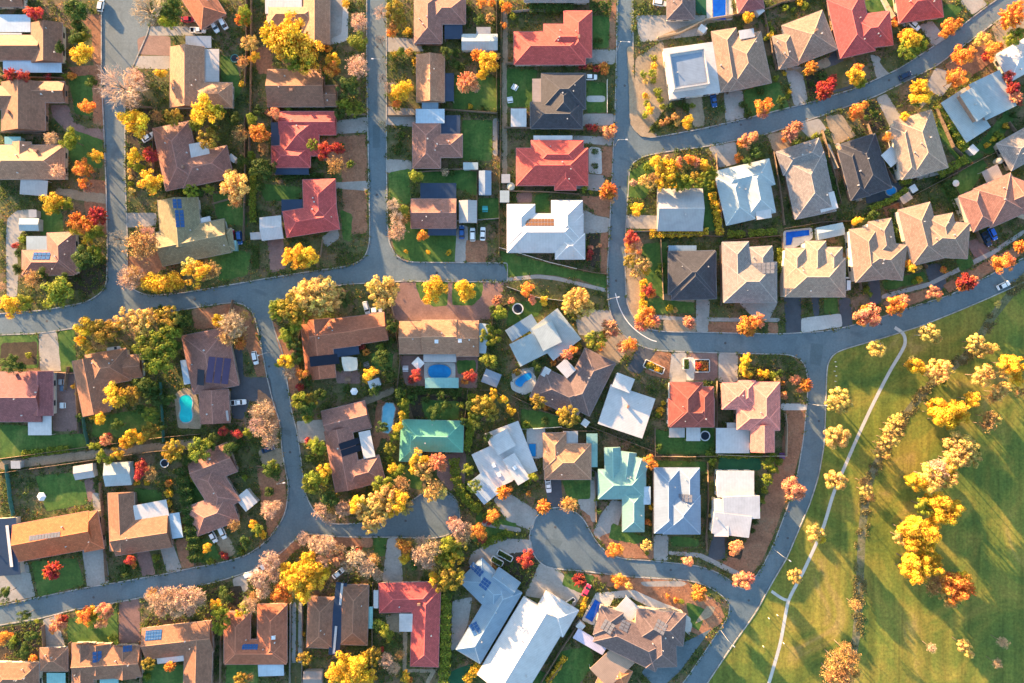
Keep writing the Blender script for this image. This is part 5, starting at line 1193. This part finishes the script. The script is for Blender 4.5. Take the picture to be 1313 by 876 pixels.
# ================================================================== fences
FC = {'T': ('timber', plain('weathered timber', (0.20, 0.145, 0.105), .9, var=.3)), 'G': ('green metal', plain('green fence metal', (0.055, 0.17, 0.15), .6)), 'W': ('white', plain('white fence', (0.62, 0.61, 0.58), .7)), 'B': ('beige masonry', plain('beige masonry', (0.48, 0.38, 0.27), .9, var=.2)), 'R': ('grey', plain('grey fence metal', (0.22, 0.22, 0.22), .7))}
FENCES = '''
T 324,-10 324,60 323,130 321,212
T 318,-10 318,62 316,112
T 643,5 642,120 641,245
T 637,0 637,110 638,200
T 648,83 700,84 762,85
T 646,165 700,166 748,168
T 649,246 700,247 742,250
T 568,142 600,144 638,147
R 652,18 680,15 700,16
W 640,318 672,327 705,337 739,345
T 739,345 760,350 778,352
W 650,368 690,382 722,386
G 208,490 210,530 212,566
G 109,533 112,555 116,570
G 0,221 28,226 52,247
T 68,477 100,479 104,555
T 0,606 60,598 130,588 200,578 258,574
T 0,588 60,580 118,572 212,560 258,556
T 420,527 460,512 506,495
T 424,540 465,527 507,508
T 131,618 134,660 139,744
G 11,595 16,640 20,660
T 240,610 242,660 252,724
T 0,100 40,101 84,102
T 0,171 35,172 78,173
T 164,138 197,139
T 200,165 198,240
R 352,96 350,140 352,215
T 432,148 470,148
T 316,150 316,220 314,310
T 275,262 310,252
T 497,150 533,150
T 532,222 592,218 632,222
T 612,222 612,300
R 585,284 612,283 640,281
T 640,250 640,330
T 286,786 285,830 284,876
R 374,772 373,876
R 389,772 389,876
T 479,745 478,800 478,876
T 92,822 93,876
T 182,820 183,876
T 58,800 60,832
T 655,507 700,528 760,548 842,580
T 600,500 596,540 594,592
T 616,500 634,500 650,512
T 510,498 514,460 506,410
W 665,550 690,549 720,547
T 664,528 668,550 676,600
T 720,548 740,552 762,552
T 839,548 839,583
T 839,584 880,585 918,584
T 918,488 918,584
B 919,582 960,584 1006,584
B 1006,584 1007,545 1005,530
T 906,592 907,640 904,692
T 836,598 836,640 836,690
T 762,605 764,668
T 617,858 645,812 676,766
T 692,876 720,830 740,800
T 700,876 720,850
B 842,50 870,44 905,27 938,22
T 938,22 980,14 1000,6 1056,-6
B 1058,-4 1068,30 1078,62
B 1066,12 1078,45 1092,74
B 1128,-4 1136,10 1144,24
B 1144,-2 1153,16 1162,34
W 991,54 998,70 1007,90
T 978,18 985,50 994,92
T 920,60 925,90 932,122
B 1058,188 1066,204 1072,217
B 1071,187 1078,202 1084,213
B 1083,187 1092,208 1099,224
B 1086,232 1094,246 1102,258
T 1052,168 1064,210 1076,262
T 917,198 920,240 925,300
T 990,196 998,240 1004,290
T 926,310 960,306 1000,303
T 1004,294 1050,286 1090,284
T 924,312 924,350 923,392
T 1001,306 1002,340 1002,378
T 1090,288 1095,330 1102,372
T 1104,276 1130,268 1156,258 1210,230 1262,202
T 1152,262 1164,300 1186,345
T 1216,232 1236,270 1256,312
T 1110,160 1124,200 1146,236
T 1157,165 1164,200 1172,232
T 1198,140 1220,190 1236,205
T 1262,202 1290,190 1313,172
T 1290,158 1306,180
T 843,300 880,302 925,304
T 846,308 848,345 850,385
R 804,298 850,297
T 630,430 632,400 650,390
T 758,22 756,62
W 778,104 778,146
T 360,100 345,150
T 392,404 380,450 388,490
T 470,376 500,380 506,405
T 415,308 412,330
T 300,385 292,420 292,445
T 86,500 90,470
T 360,600 330,597
T 905,684 905,705
T 597,690 560,745 560,765
'''
for ln in FENCES.strip().splitlines():
    k, t = ln.split(' ', 1); pts = parse(t); b = MB(); h = 1.8 if k != 'W' else 1.5; rngf = random.Random(ln); th = .06 if k != 'B' else .14
    root = None; mid = pts[len(pts)//2]; org = W(*mid); org.z = 0
    posts = MB()
    for i in range(len(pts)-1):
        a, d = W(*pts[i]), W(*pts[i+1]); L = (d-a).length; u = (d-a).normalized(); v = Vector((-u.y, u.x, 0)); n = max(1, int(L/2.4))
        for q in range(n):
            hh = h+rngf.uniform(-.06, .06); m = a+u*L*(q+.5)/n
            b.box(m, u, v, L/n/2-.005, th/2, .05, BASE+hh)
        for q in range(n+1 if i == len(pts)-2 else n):
            posts.box(a+u*min(max(L*q/n, .07), L-.07), u, v, .06, th/2+.05, .05, BASE+h+.12)
    nm, mat = FC[k]
    b.v += posts.v; n0 = len(b.v)-len(posts.v); b.f += [tuple(i+n0 for i in f) for f in posts.f]; b.uv += posts.uv
    root = link('fence' if k != 'B' else 'garden_wall', b.mesh('fence', mat, org), None, org)
    dx, dy = abs(pts[-1][0]-pts[0][0]), abs(pts[-1][1]-pts[0][1])
    dr = 'horizontal' if dx > 2*dy else ('vertical' if dy > 2*dx else 'slanting')
    ln_ = 'short' if dx+dy < 45 else ('long' if dx+dy > 110 else '')
    want(root, (ln_+' '+dr+' '+nm+(' fence' if k != 'B' else ' wall')).strip(), 'fence' if k != 'B' else 'wall', *mid)

# ================================================================== cars
TYRE = plain('tyre rubber', (.02, .02, .022), .9); CGL, _nt, _b = nmat('car glass', .05); _b.inputs['Base Color'].default_value = (.02, .03, .04, 1)
LAMPM = plain('headlamp lens', (.7, .7, .68), .2); TAILM = plain('tail lamp lens', (.35, .02, .02), .3)
PAINT = {'white': (.78, .78, .77), 'silver': (.5, .52, .54), 'blue': (.03, .10, .28), 'dark blue': (.02, .045, .10), 'red': (.38, .03, .05), 'pink red': (.60, .05, .12), 'bright blue': (.03, .14, .55), 'grey': (.2, .21, .22)}
def car_mesh(kind):
    """body, glass, roof, wheel, lamps of a car 4.5 m long pointing along +x"""
    L, hw = (2.25, .9) if kind != 'ute' else (2.55, .93)
    body, glass, roof, tail = MB(), MB(), MB(), MB()
    xs = [(-L, .72, .45, .80), (-L+.18, .86, .32, .92), (-1.2, hw, .28, .97), (0, hw, .28, .95), (1.1, hw, .28, .92), (L-.35, .84, .30, .80), (L, .66, .42, .66)]
    rings = [[Vector((x, -w, z0)), Vector((x, -w*1.0, (z0+z1)/2+.1)), Vector((x, -w*.88, z1)), Vector((x, w*.88, z1)), Vector((x, w, (z0+z1)/2+.1)), Vector((x, w, z0))] for x, w, z0, z1 in xs]
    for a, c in zip(rings, rings[1:]):
        for k in range(6):
            j = (k+1) % 6; body.face([a[k], c[k], c[j], a[j]])
    body.face(rings[0]); body.face(rings[-1][::-1])
    if kind == 'ute': cab = (-.45, -.25, .75, 1.25)
    elif kind == 'van': cab = (-2.15, -2.05, 1.0, 1.7)
    elif kind == 'wagon': cab = (-2.0, -1.65, .55, 1.2)
    else: cab = (-1.75, -1.05, .45, 1.15)
    x0, x1, x2, x3 = cab; zt = 1.45 if kind != 'van' else 1.85; w0, w1 = hw*.86, hw*.70
    lo = [Vector((x0, -w0, .93)), Vector((x3, -w0, .90)), Vector((x3, w0, .90)), Vector((x0, w0, .93))]; hi = [Vector((x1, -w1, zt)), Vector((x2, -w1, zt)), Vector((x2, w1, zt)), Vector((x1, w1, zt))]
    for k in range(4): glass.face([lo[k], lo[(k+1) % 4], hi[(k+1) % 4], hi[k]])
    up = Vector((0, 0, .05)); ex = [Vector((x1-.06, -w1-.03, zt)), Vector((x2+.06, -w1-.03, zt)), Vector((x2+.06, w1+.03, zt)), Vector((x1-.06, w1+.03, zt))]
    roof.face([p+up for p in hi])
    for k in range(4): roof.face([ex[k], ex[(k+1) % 4], hi[(k+1) % 4]+up, hi[k]+up])
    if kind == 'ute':
        for c, hx, hy in (((-1.5, -.82), 1.0, .06), ((-1.5, .82), 1.0, .06), ((-2.45, 0), .06, .88), ((-.58, 0), .05, .88)): body.box(Vector((*c, 0)), Vector((1, 0, 0)), Vector((0, 1, 0)), hx, hy, .9, 1.18)
        tail.box(Vector((-1.52, 0, 0)), Vector((1, 0, 0)), Vector((0, 1, 0)), .88, .76, .9, .965)
    return body, glass, roof, tail
_w = MB(); _w.tube([Vector((0, -.11, 0)), Vector((0, .11, 0))], [.32, .32], 12); _w.f.append(tuple(range(12))[::-1]); _w.uv += [(0, 0)]*12; WHEEL_ME = _w.mesh('wheel', TYRE)
_w = MB(); _w.box(Vector((0, 0, 0)), Vector((1, 0, 0)), Vector((0, 1, 0)), .10, .18, -.09, .09, True); HEAD_ME = _w.mesh('headlight', LAMPM)
_w = MB(); _w.box(Vector((0, 0, 0)), Vector((1, 0, 0)), Vector((0, 1, 0)), .07, .15, -.08, .08, True); TAIL_ME = _w.mesh('tail_light', TAILM)
CARM = {}
def car(x, y, ang, kind, colr, where, road=False):
    key = (kind, colr)
    pm = plain('car paint '+colr, PAINT[colr], .25, var=.03)
    if key not in CARM:
        bo, gl, ro, ta = car_mesh(kind); CARM[key] = (bo.mesh('body', pm), gl.mesh('window_glass', CGL), ro.mesh('roof', pm), ta.mesh('cargo_bed', TYRE) if ta.f else None)
    p = W(x, y, .8); z = .01 if road else BASE+.05
    root = empty('parked_car' if kind in ('sedan', 'wagon') else ('pickup_truck' if kind == 'ute' else 'van'), (p.x, p.y, z)); root.rotation_euler = (0, 0, R(ang))
    a = CARM[key]
    link('body', a[0], root); link('window_glass', a[1], root); link('roof', a[2], root)
    if a[3]: link('cargo_bed', a[3], root)
    for sx in (-1.4, 1.4):
        for sy in (-.82, .82): link('wheel', WHEEL_ME, root, (sx, sy, .32))
    hx = 2.12 if kind != 'ute' else 2.4
    for sy in (-.55, .55): link('headlight', HEAD_ME, root, (hx, sy, .66)); link('tail_light', TAIL_ME, root, (-hx-.02, sy, .78))
    root['label'] = where; root['category'] = 'van' if kind == 'van' else 'car'
    global OCC; OCC |= (XX-x)**2+(YY-y)**2 < 80
CARS = [
 (129,6,80,'wagon','white','white car at the kerb on the top left street',True),
 (190,176,34,'sedan','white','white car parked on bare soil left of the big mauve house',False),
 (254,39,0,'ute','white','white pickup on the drive right of the top left street',False),
 (241,25,0,'sedan','red','dark red car on the drive below a dark green tree',False),
 (275,34,-60,'wagon','white','left-hand of two white cars below the rotated terracotta house',False),
 (286,30,-60,'van','white','white van beside the red-brown roof near the top edge',False),
 (757,99,0,'sedan','white','white car on the drive above the black and tan house lawn',False),
 (846,4,-8,'wagon','white','white car on the wide drive by the top edge right of the road',False),
 (915,128,-80,'ute','blue','blue pickup on the tan drive below the white modern corner house',False),
 (1161,97,24,'wagon','dark blue','dark blue car driving along the curving upper right road',True),
 (1172,32,-40,'sedan','white','white and blue car below the cut-off red roof',False),
 (307,305,-82,'wagon','blue','blue car in the yard left of the lower red house',False),
 (297,303,90,'sedan','red','dark red car beside a small square teal shed',False),
 (592,298,90,'sedan','blue','dark blue car under the carport right of the navy awning',False),
 (606,301,90,'wagon','white','white car left of its twin on the brown forecourt',False),
 (619,300,88,'sedan','white','white car right of its twin on the brown forecourt',False),
 (470,395,-75,'wagon','silver','silver car under the pale golden tree above the terracotta roof',False),
 (481,398,5,'sedan','white','white car partly under the pale golden tree by brick paving',False),
 (1287,366,26,'sedan','white','white car at the kerb on the road along the park',True),
 (1265,307,-62,'ute','dark blue','dark blue pickup parked right of the brick driveway',False),
 (1273,300,-62,'wagon','bright blue','bright blue car beside a dark pickup near the right edge',False),
 (1086,364,90,'van','white','white van between the beige and pinkish tan houses',False),
 (146,448,8,'wagon','silver','silver car above the brown gabled roof under gold trees',False),
 (327,459,-78,'wagon','white','white car parked on the leafy verge by the left side road',False),
 (306,516,4,'ute','white','white pickup on the dark driveway right of the kidney pool',False),
 (344,576,20,'sedan','dark blue','dark blue car below the bare pinkish tree on a tan drive',False),
 (273,688,-62,'sedan','white','left white car of the pair below the stepped brown house',False),
 (285,683,-66,'wagon','white','right white car of the pair below the stepped brown house',False),
 (322,736,15,'van','white','white van half hidden by bare trees on the lower left road',True),
 (331,731,30,'sedan','white','white car half under bare trees ahead of a white van',True),
 (703,622,-84,'ute','white','white pickup on the dark drive above the cul-de-sac',False),
 (434,735,40,'sedan','white','white car in shade behind the twin brown roofs',False),
 (752,757,62,'sedan','pink red','pink red car on the drive left of the deep blue pool',False),
]
for c in CARS: car(*c)

# ================================================================== small yard things
RIMW = plain('pale rim', (.55, .56, .56), .6); MAT_D = plain('trampoline mat', (.012, .02, .035), .8); STEEL = plain('galvanised steel', (.34, .36, .38), .45, .3)
def trampoline(x, y, r, label):
    p = W(x, y, .9); rm_ = r*S; root = empty('trampoline', (p.x, p.y, BASE)); root['label'] = label; root['category'] = 'trampoline'
    b = MB(); n = 24; b.face([Vector((math.cos(i*6.283/n)*rm_*.8, math.sin(i*6.283/n)*rm_*.8, .85)) for i in range(n)]); link('jumping_mat', b.mesh('jumping_mat', MAT_D), root)
    b = MB()
    for i in range(n):
        c = [(math.cos((i+k)*6.283/n), math.sin((i+k)*6.283/n)) for k in (0, 1)]
        b.face([Vector((c[0][0]*rm_*.8, c[0][1]*rm_*.8, .87)), Vector((c[0][0]*rm_, c[0][1]*rm_, .9)), Vector((c[1][0]*rm_, c[1][1]*rm_, .9)), Vector((c[1][0]*rm_*.8, c[1][1]*rm_*.8, .87))][::-1])
    link('padded_rim', b.mesh('padded_rim', RIMW if 'green' not in label else FC['G'][1]), root)
    for i in range(6):
        a = i*6.283/6; b = MB(); b.tube([Vector((math.cos(a)*rm_*.95, math.sin(a)*rm_*.95, 0)), Vector((math.cos(a)*rm_*.95, math.sin(a)*rm_*.95, .86))], [.03, .03], 5); link('leg', b.mesh('leg', STEEL), root)
trampoline(664, 396, 7.2, 'round dark trampoline with pale rim on grass below the reserve path')
trampoline(904, 559, 6.6, 'round dark blue trampoline behind the red and navy house')
trampoline(211, 594, 5.6, 'round dark trampoline on paving below the dirt track')
trampoline(301, 75, 5.4, 'round green rimmed trampoline on the lawn near the top')
def tank(x, y, r, label):
    p = W(x, y, 2.0); rm_ = r*S; root = empty('water_tank', (p.x, p.y, BASE)); root['label'] = label; root['category'] = 'tank'
    m = plain('tank plastic', (.46, .40, .31), .6); b = MB(); b.tube([Vector((0, 0, 0)), Vector((0, 0, 1.9))], [rm_, rm_], 18, False); link('tank_body', b.mesh('tank_body', m), root)
    b = MB(); b.tube([Vector((0, 0, 1.9)), Vector((0, 0, 2.15)), Vector((0, 0, 2.22))], [rm_, rm_*.4, rm_*.2], 18); link('lid', b.mesh('lid', m), root)
tank(655, 239, 5, 'round beige water tank between small white sheds')
tank(1282, 206, 4, 'round pale water tank by the grey right edge house')
def umbrella(x, y, r, label, c=(.7, .69, .66), sides=4):
    p = W(x, y, 2.4); rm_ = r*S; root = empty('garden_umbrella', (p.x, p.y, BASE)); root['label'] = label; root['category'] = 'umbrella'
    b = MB(); P = [Vector((math.cos(i*6.283/sides)*rm_, math.sin(i*6.283/sides)*rm_, 2.2)) for i in range(sides)]
    for i in range(sides): b.face([P[i], P[(i+1) % sides], Vector((0, 0, 2.7))])
    link('canopy', b.mesh('canopy', plain('umbrella cloth', c, .9)), root); b = MB(); b.tube([Vector((0, 0, 0)), Vector((0, 0, 2.7))], [.04, .04], 6); link('pole', b.mesh('pole', STEEL), root)
    b = MB(); b.tube([Vector((0, 0, 0)), Vector((0, 0, .12))], [.35, .3], 10); link('base', b.mesh('base', TYRE), root)
umbrella(536, 466, 8.5, 'square white garden umbrella beside the oval pool court')
umbrella(1226, 235, 4.5, 'pale round garden umbrella on the deck by the pinkish right edge house', (.6, .5, .45), 8)
umbrella(53, 637, 6, 'pale rotary clothesline shaped as an umbrella on the lawn above the orange-tan roof', (.6, .62, .64), 6)  # a rotary clothesline, built with the umbrella shape
umbrella(454, 502, 5, 'white umbrella by the track below the terracotta house', (.7, .72, .74), 6)
b = MB(); q = [W(*c, 3) for c in ((437,457),(458,458),(459,475),(440,477))]; zs = (3.2, 2.5, 3.2, 2.5); org = sum(q, Vector())/4; org.z = 0; N = 8; G = [[None]*(N+1) for _ in range(N+1)]
for i in range(N+1):
    for j in range(N+1):
        u, v = i/N, j/N; p = q[0]*(1-u)*(1-v)+q[1]*u*(1-v)+q[2]*u*v+q[3]*(1-u)*v; z = zs[0]*(1-u)*(1-v)+zs[1]*u*(1-v)+zs[2]*u*v+zs[3]*(1-u)*v
        ctr = Vector((org.x, org.y, 0)); e = max(abs(u-.5), abs(v-.5))*2; t = 1-.09*e*(1-abs(abs(u-.5)-abs(v-.5))*2); p = ctr+(Vector((p.x, p.y, 0))-ctr)*t; G[i][j] = Vector((p.x, p.y, z))
for i in range(N):
    for j in range(N): b.face([G[i][j], G[i+1][j], G[i+1][j+1], G[i][j+1]][::-1])
sail = empty('shade_sail', org); sail['label'] = 'square cream shade sail stretched over the court of the terracotta house'; sail['category'] = 'shade sail'
link('cloth', b.mesh('cloth', plain('sail cloth', (.62, .58, .48), .9), org), sail, (0, 0, 0))
for k, c in enumerate(((0, 0), (N, 0), (N, N), (0, N))):
    b = MB(); g = G[c[0]][c[1]]; b.tube([Vector((g.x, g.y, .1)), Vector((g.x, g.y, g.z+.2))], [.06, .06], 6); link('post', b.mesh('post', STEEL, org), sail, (0, 0, 0))
def table(x, y, ang, label, c=(.3, .3, .3)):
    p = W(x, y, .75); root = empty('outdoor_table', (p.x, p.y, BASE+.05)); root.rotation_euler = (0, 0, R(ang)); root['label'] = label; root['category'] = 'table'
    m = plain('table top', c, .6); X, Y = Vector((1, 0, 0)), Vector((0, 1, 0)); o = Vector((0, 0, 0)); b = MB(); b.box(o, X, Y, .95, .5, .70, .75, True); link('table_top', b.mesh('table_top', m), root)
    for i in (-.85, .85):
        for j in (-.42, .42): b = MB(); b.box(Vector((i, j, 0)), X, Y, .04, .04, 0, .7); link('leg', b.mesh('leg', m), root)
    for s in (-.85, .85): b = MB(); b.box(Vector((0, s, 0)), X, Y, .9, .16, .40, .45, True); link('bench_seat', b.mesh('bench_seat', m), root)
for a in ((78,490,90,'grey outdoor table on paving beside the maroon gabled house'), (80,498,88,'dark table set below another on the maroon house paving',(.1,.14,.2)), (80,520,90,'white outdoor table near the white carport of the maroon house',(.7,.7,.68)), (1240,250,50,'dark outdoor table on the terrace by the pinkish right edge house',(.08,.08,.09)),
          (1246,258,50,'second dark table lower on the terrace by the pinkish house',(.1,.1,.11)), (1003,585,0,'purple table in the rear corner of the pink house',(.2,.08,.25)), (470,468,20,'dark table in the garden right of the shade sail',(.12,.12,.12)), (446,487,0,'brown table below the shade sail court',(.25,.16,.1)), (984,326,10,'white table on the lawn right of the grey panel house',(.7,.7,.7)), (660,112,60,'white table on the lawn left of the black and tan house',(.75,.75,.75)), (654,128,10,'white bench table above the square white workshop',(.75,.75,.75)), (592,262,0,'dark table in the yard left of the carport by navy awnings',(.1,.1,.12)), (622,268,0,'teal bench table on the little lawn right of the carport',(.05,.35,.35)), (520,473,0,'white table in the brick court left of the oval pool',(.6,.6,.6))): table(*a)
def lamp(x, y, x2, y2, label):
    """street lamp: base at (x, y), arm reaching over the road towards (x2, y2)"""
    p = W(x, y); d = (W(x2, y2)-p); d.z = 0; d = d.normalized(); root = empty('street_lamp', (p.x, p.y, BASE)); root['label'] = label; root['category'] = 'street lamp'
    b = MB(); b.tube([Vector((0, 0, 0)), Vector((0, 0, 7.2)), d*.4+Vector((0, 0, 7.6))], [.09, .06, .05], 8); link('pole', b.mesh('pole', STEEL), root)
    b = MB(); b.tube([d*.4+Vector((0, 0, 7.6)), d*2.4+Vector((0, 0, 7.8))], [.05, .04], 6); link('arm', b.mesh('arm', STEEL), root)
    b = MB(); v = Vector((-d.y, d.x, 0)); b.box(d*2.7, d, v, .38, .16, 7.72, 7.86, True); link('lamp_head', b.mesh('lamp_head', RIMW), root)
lamp(1035, 517, 1050, 517, 'street lamp beside the pink house verge leaning over the park road')
lamp(992, 704, 1003, 711, 'street lamp by the reddish verge below the folded-roof house')
lamp(924, 808, 934, 818, 'street lamp by the dark corner drive near the bottom of the park road')
lamp(1115, 452, 1112, 440, 'street lamp on the grass at the left side of the park path bend')
lamp(1172, 430, 1168, 418, 'street lamp on the park grass right of the path bend')
lamp(791, 66, 800, 67, 'street lamp left of the upper main road beside the top red house drive')
lamp(788, 188, 797, 188, 'street lamp left of the upper main road near the middle coral house')
lamp(778, 385, 788, 383, 'street lamp at the bend where the reserve path meets the road')
lamp(352, 452, 343, 455, 'street lamp right of the left side road near the terracotta house')
lamp(494, 88, 486, 88, 'street lamp right of the middle upper street')
lamp(364, 615, 374, 613, 'street lamp left of the side road beside the dark evergreen tree')
BOLL = plain('bollard paint', (.62, .58, .46), .7)
for i, (x, y) in enumerate(((1070,464),(1071,470),(1069,476),(1071,482),(1070,489),(1071,496),(1004,824),(978,828),(985,792),(996,788))):
    p = W(x, y); root = empty('bollard', (p.x, p.y, BASE)); want(root, 'short pale timber bollard standing', 'bollard', x, y, group='bollards on the park edge')
    b = MB(); b.tube([Vector((0, 0, 0)), Vector((0, 0, .9))], [.14, .13], 8); link('shaft', b.mesh('shaft', BOLL), root); b = MB(); b.tube([Vector((0, 0, .9)), Vector((0, 0, .98))], [.15, .11], 8); link('cap', b.mesh('cap', RIMW), root)

def planter(pts, label, cols):
    c = W(sum(p[0] for p in pts)/4, sum(p[1] for p in pts)/4); c.z = BASE+.08; root = empty('planter_box', c); root['label'] = label; root['category'] = 'planter'
    P = [W(*p)-c for p in pts]; b = MB(); m = plain('rendered planter wall', (.58, .56, .53), .8)
    for i in range(4):
        a, d = P[i], P[(i+1) % 4]; a = Vector((a.x, a.y, 0)); d = Vector((d.x, d.y, 0)); u = (d-a).normalized(); v = Vector((-u.y, u.x, 0)); b.box((a+d)/2, u, v, (d-a).length/2-.14, .14, 0, .55+.003*i)
    link('planter_wall', b.mesh('planter_wall', m), root)
    b = MB(); b.prism([Vector((p.x*.96, p.y*.96, 0)) for p in P], 0, .42); link('soil', b.mesh('soil', G_SOIL), root)
    b = MB(); rr = random.Random(label)
    for k in range(260):
        u, v = rr.uniform(.1, .9), rr.uniform(.1, .9); p = P[0]*(1-u)*(1-v)+P[1]*u*(1-v)+P[2]*u*v+P[3]*(1-u)*v; p.z = .42+rr.random()*.6; quad(b, Vector(p), Vector((0, 0, 1))+rdir(rr), rr.uniform(.15, .3), rr)
    link('plants', b.mesh('plants', LEAF), root, color=cols)
planter([(828,461),(852,472),(849,480),(824,470)], 'white walled planter with low shrubs left of the red and navy house', LC['E'])
planter([(890,461),(909,461),(909,477),(890,477)], 'square white planter with rusty plants before the red and navy house', LC['O'])
planter([(876,460),(883,460),(883,474),(876,474)], 'narrow planter of green shrubs left of a square rusty one', LC['D'])
planter([(700,790),(735,765),(738,769),(703,795)], 'long white edged planter above the large white metal roof', LC['D'])
planter([(978,322),(990,322),(990,334),(978,334)], 'square planter of green shrubs on the lawn right of grey panel roof', LC['G'])
planter([(632,712),(646,720),(643,726),(629,718)], 'sloping planter bed above the slate blue roof left of another', LC['D'])
planter([(640,704),(658,714),(655,720),(637,710)], 'sloping planter bed beside the concrete drive above slate blue roof', LC['D'])
# ================================================================== undergrowth and grass tufts: nothing one could count
def scatter(name, label, mask, n, size, cols, z0, hmax, seed, m):
    rng = np.random.default_rng(seed); iy, ix = np.nonzero(mask); b = MB(); rr = random.Random(seed)
    # clumpy: keep the cells where a coarse random field is high
    f = np.kron(rng.random((50, 74)), np.ones((9, 9)))[:438, :657]; f2 = np.kron(rng.random((147, 220)), np.ones((3, 3)))[:438, :657]; keep = (f*.6+f2*.6)[iy, ix] > .62
    iy, ix = iy[keep], ix[keep]; pick = rng.integers(0, len(iy), n)
    for k in pick:
        x, y = ix[k]*2+rr.random()*2, iy[k]*2+rr.random()*2; p = W(x, y); h = rr.random()**2*hmax
        for _ in range(3):
            q = p+Vector((rr.gauss(0, .35), rr.gauss(0, .35), 0)); q.z = BASE+z0+h*rr.random(); quad(b, q, Vector((0, 0, 1))+rdir(rr)*.8, size*rr.uniform(.6, 1.4), rr)
    o = link(name, b.mesh(name, m), color=cols); o['kind'] = 'stuff'; o['label'] = label; o['category'] = 'ground cover'
free = BUILT & ~OCC & ~VERGE
scatter('undergrowth', 'low green garden plants filling beds between houses and fences', free, 30000, .24, (.12, .15, .032), .12, 1.0, 3, LEAF)
scatter('undergrowth', 'golden and rusty low garden plants and fallen leaves in the beds', free, 3500, .22, (.36, .20, .05), .12, .6, 4, LEAF)
scatter('undergrowth', 'dark green low shrubbery between houses', free, 14000, .26, (.055, .095, .028), .12, 1.4, 13, LEAF)
scatter('leaf_litter', 'fallen tan leaves lying on soil and verges', BUILT & ~OCC, 5000, .16, (.34, .21, .13), .12, .05, 5, LEAF)
pk = inside(SMOOTH['park'])
sw = inside(strip([(1335,330),(1275,402),(1240,456),(1196,490),(1160,532),(1128,585),(1112,622),(1105,680),(1101,780),(1096,830)], 15))
scatter('weeds', 'rough weeds along the creek bed', sw, 3500, .20, (.20, .17, .07), .03, .35, 8, LEAF)

# ================================================================== light, camera, look
finish_labels()
AZ, EL = 131.0, 8.3           # where the sun stands, degrees counter-clockwise from +x (picture right), and above the horizon
az, el = R(AZ), R(EL)
sun = bpy.data.lights.new('sun', 'SUN'); sun.energy = 5.0; sun.angle = R(0.5); sun.color = (1.0, 0.60, 0.28)
so = bpy.data.objects.new('sun', sun); COL.objects.link(so)
so.rotation_euler = Vector((-math.cos(az)*math.cos(el), -math.sin(az)*math.cos(el), -math.sin(el))).to_track_quat('-Z', 'Y').to_euler(); so.location = (0, 0, 150)
w = bpy.data.worlds.new('World'); SC.world = w; w.use_nodes = True; nt = w.node_tree
sky = nt.nodes.new('ShaderNodeTexSky'); sky.sky_type = 'NISHITA'; sky.sun_disc = False; sky.sun_elevation = el; sky.sun_rotation = math.pi/2-az; sky.air_density = 1.0; sky.dust_density = 1.0; sky.ozone_density = 1.6
bg = nt.nodes['Background']; bg.inputs['Strength'].default_value = 0.108; nt.links.new(sky.outputs[0], bg.inputs['Color'])
cam = bpy.data.cameras.new('camera'); cam.lens = 24; cam.sensor_width = 36; cam.clip_end = 5000; co = bpy.data.objects.new('camera', cam); COL.objects.link(co); co.location = (0, 0, H); SC.camera = co
SC.view_settings.view_transform = 'Standard'; SC.view_settings.look = 'None'; SC.view_settings.gamma = 1; SC.view_settings.use_curve_mapping = False; SC.view_settings.exposure = 2.72
SC.cycles.max_bounces = 5; SC.cycles.diffuse_bounces = 3; SC.cycles.use_denoising = True
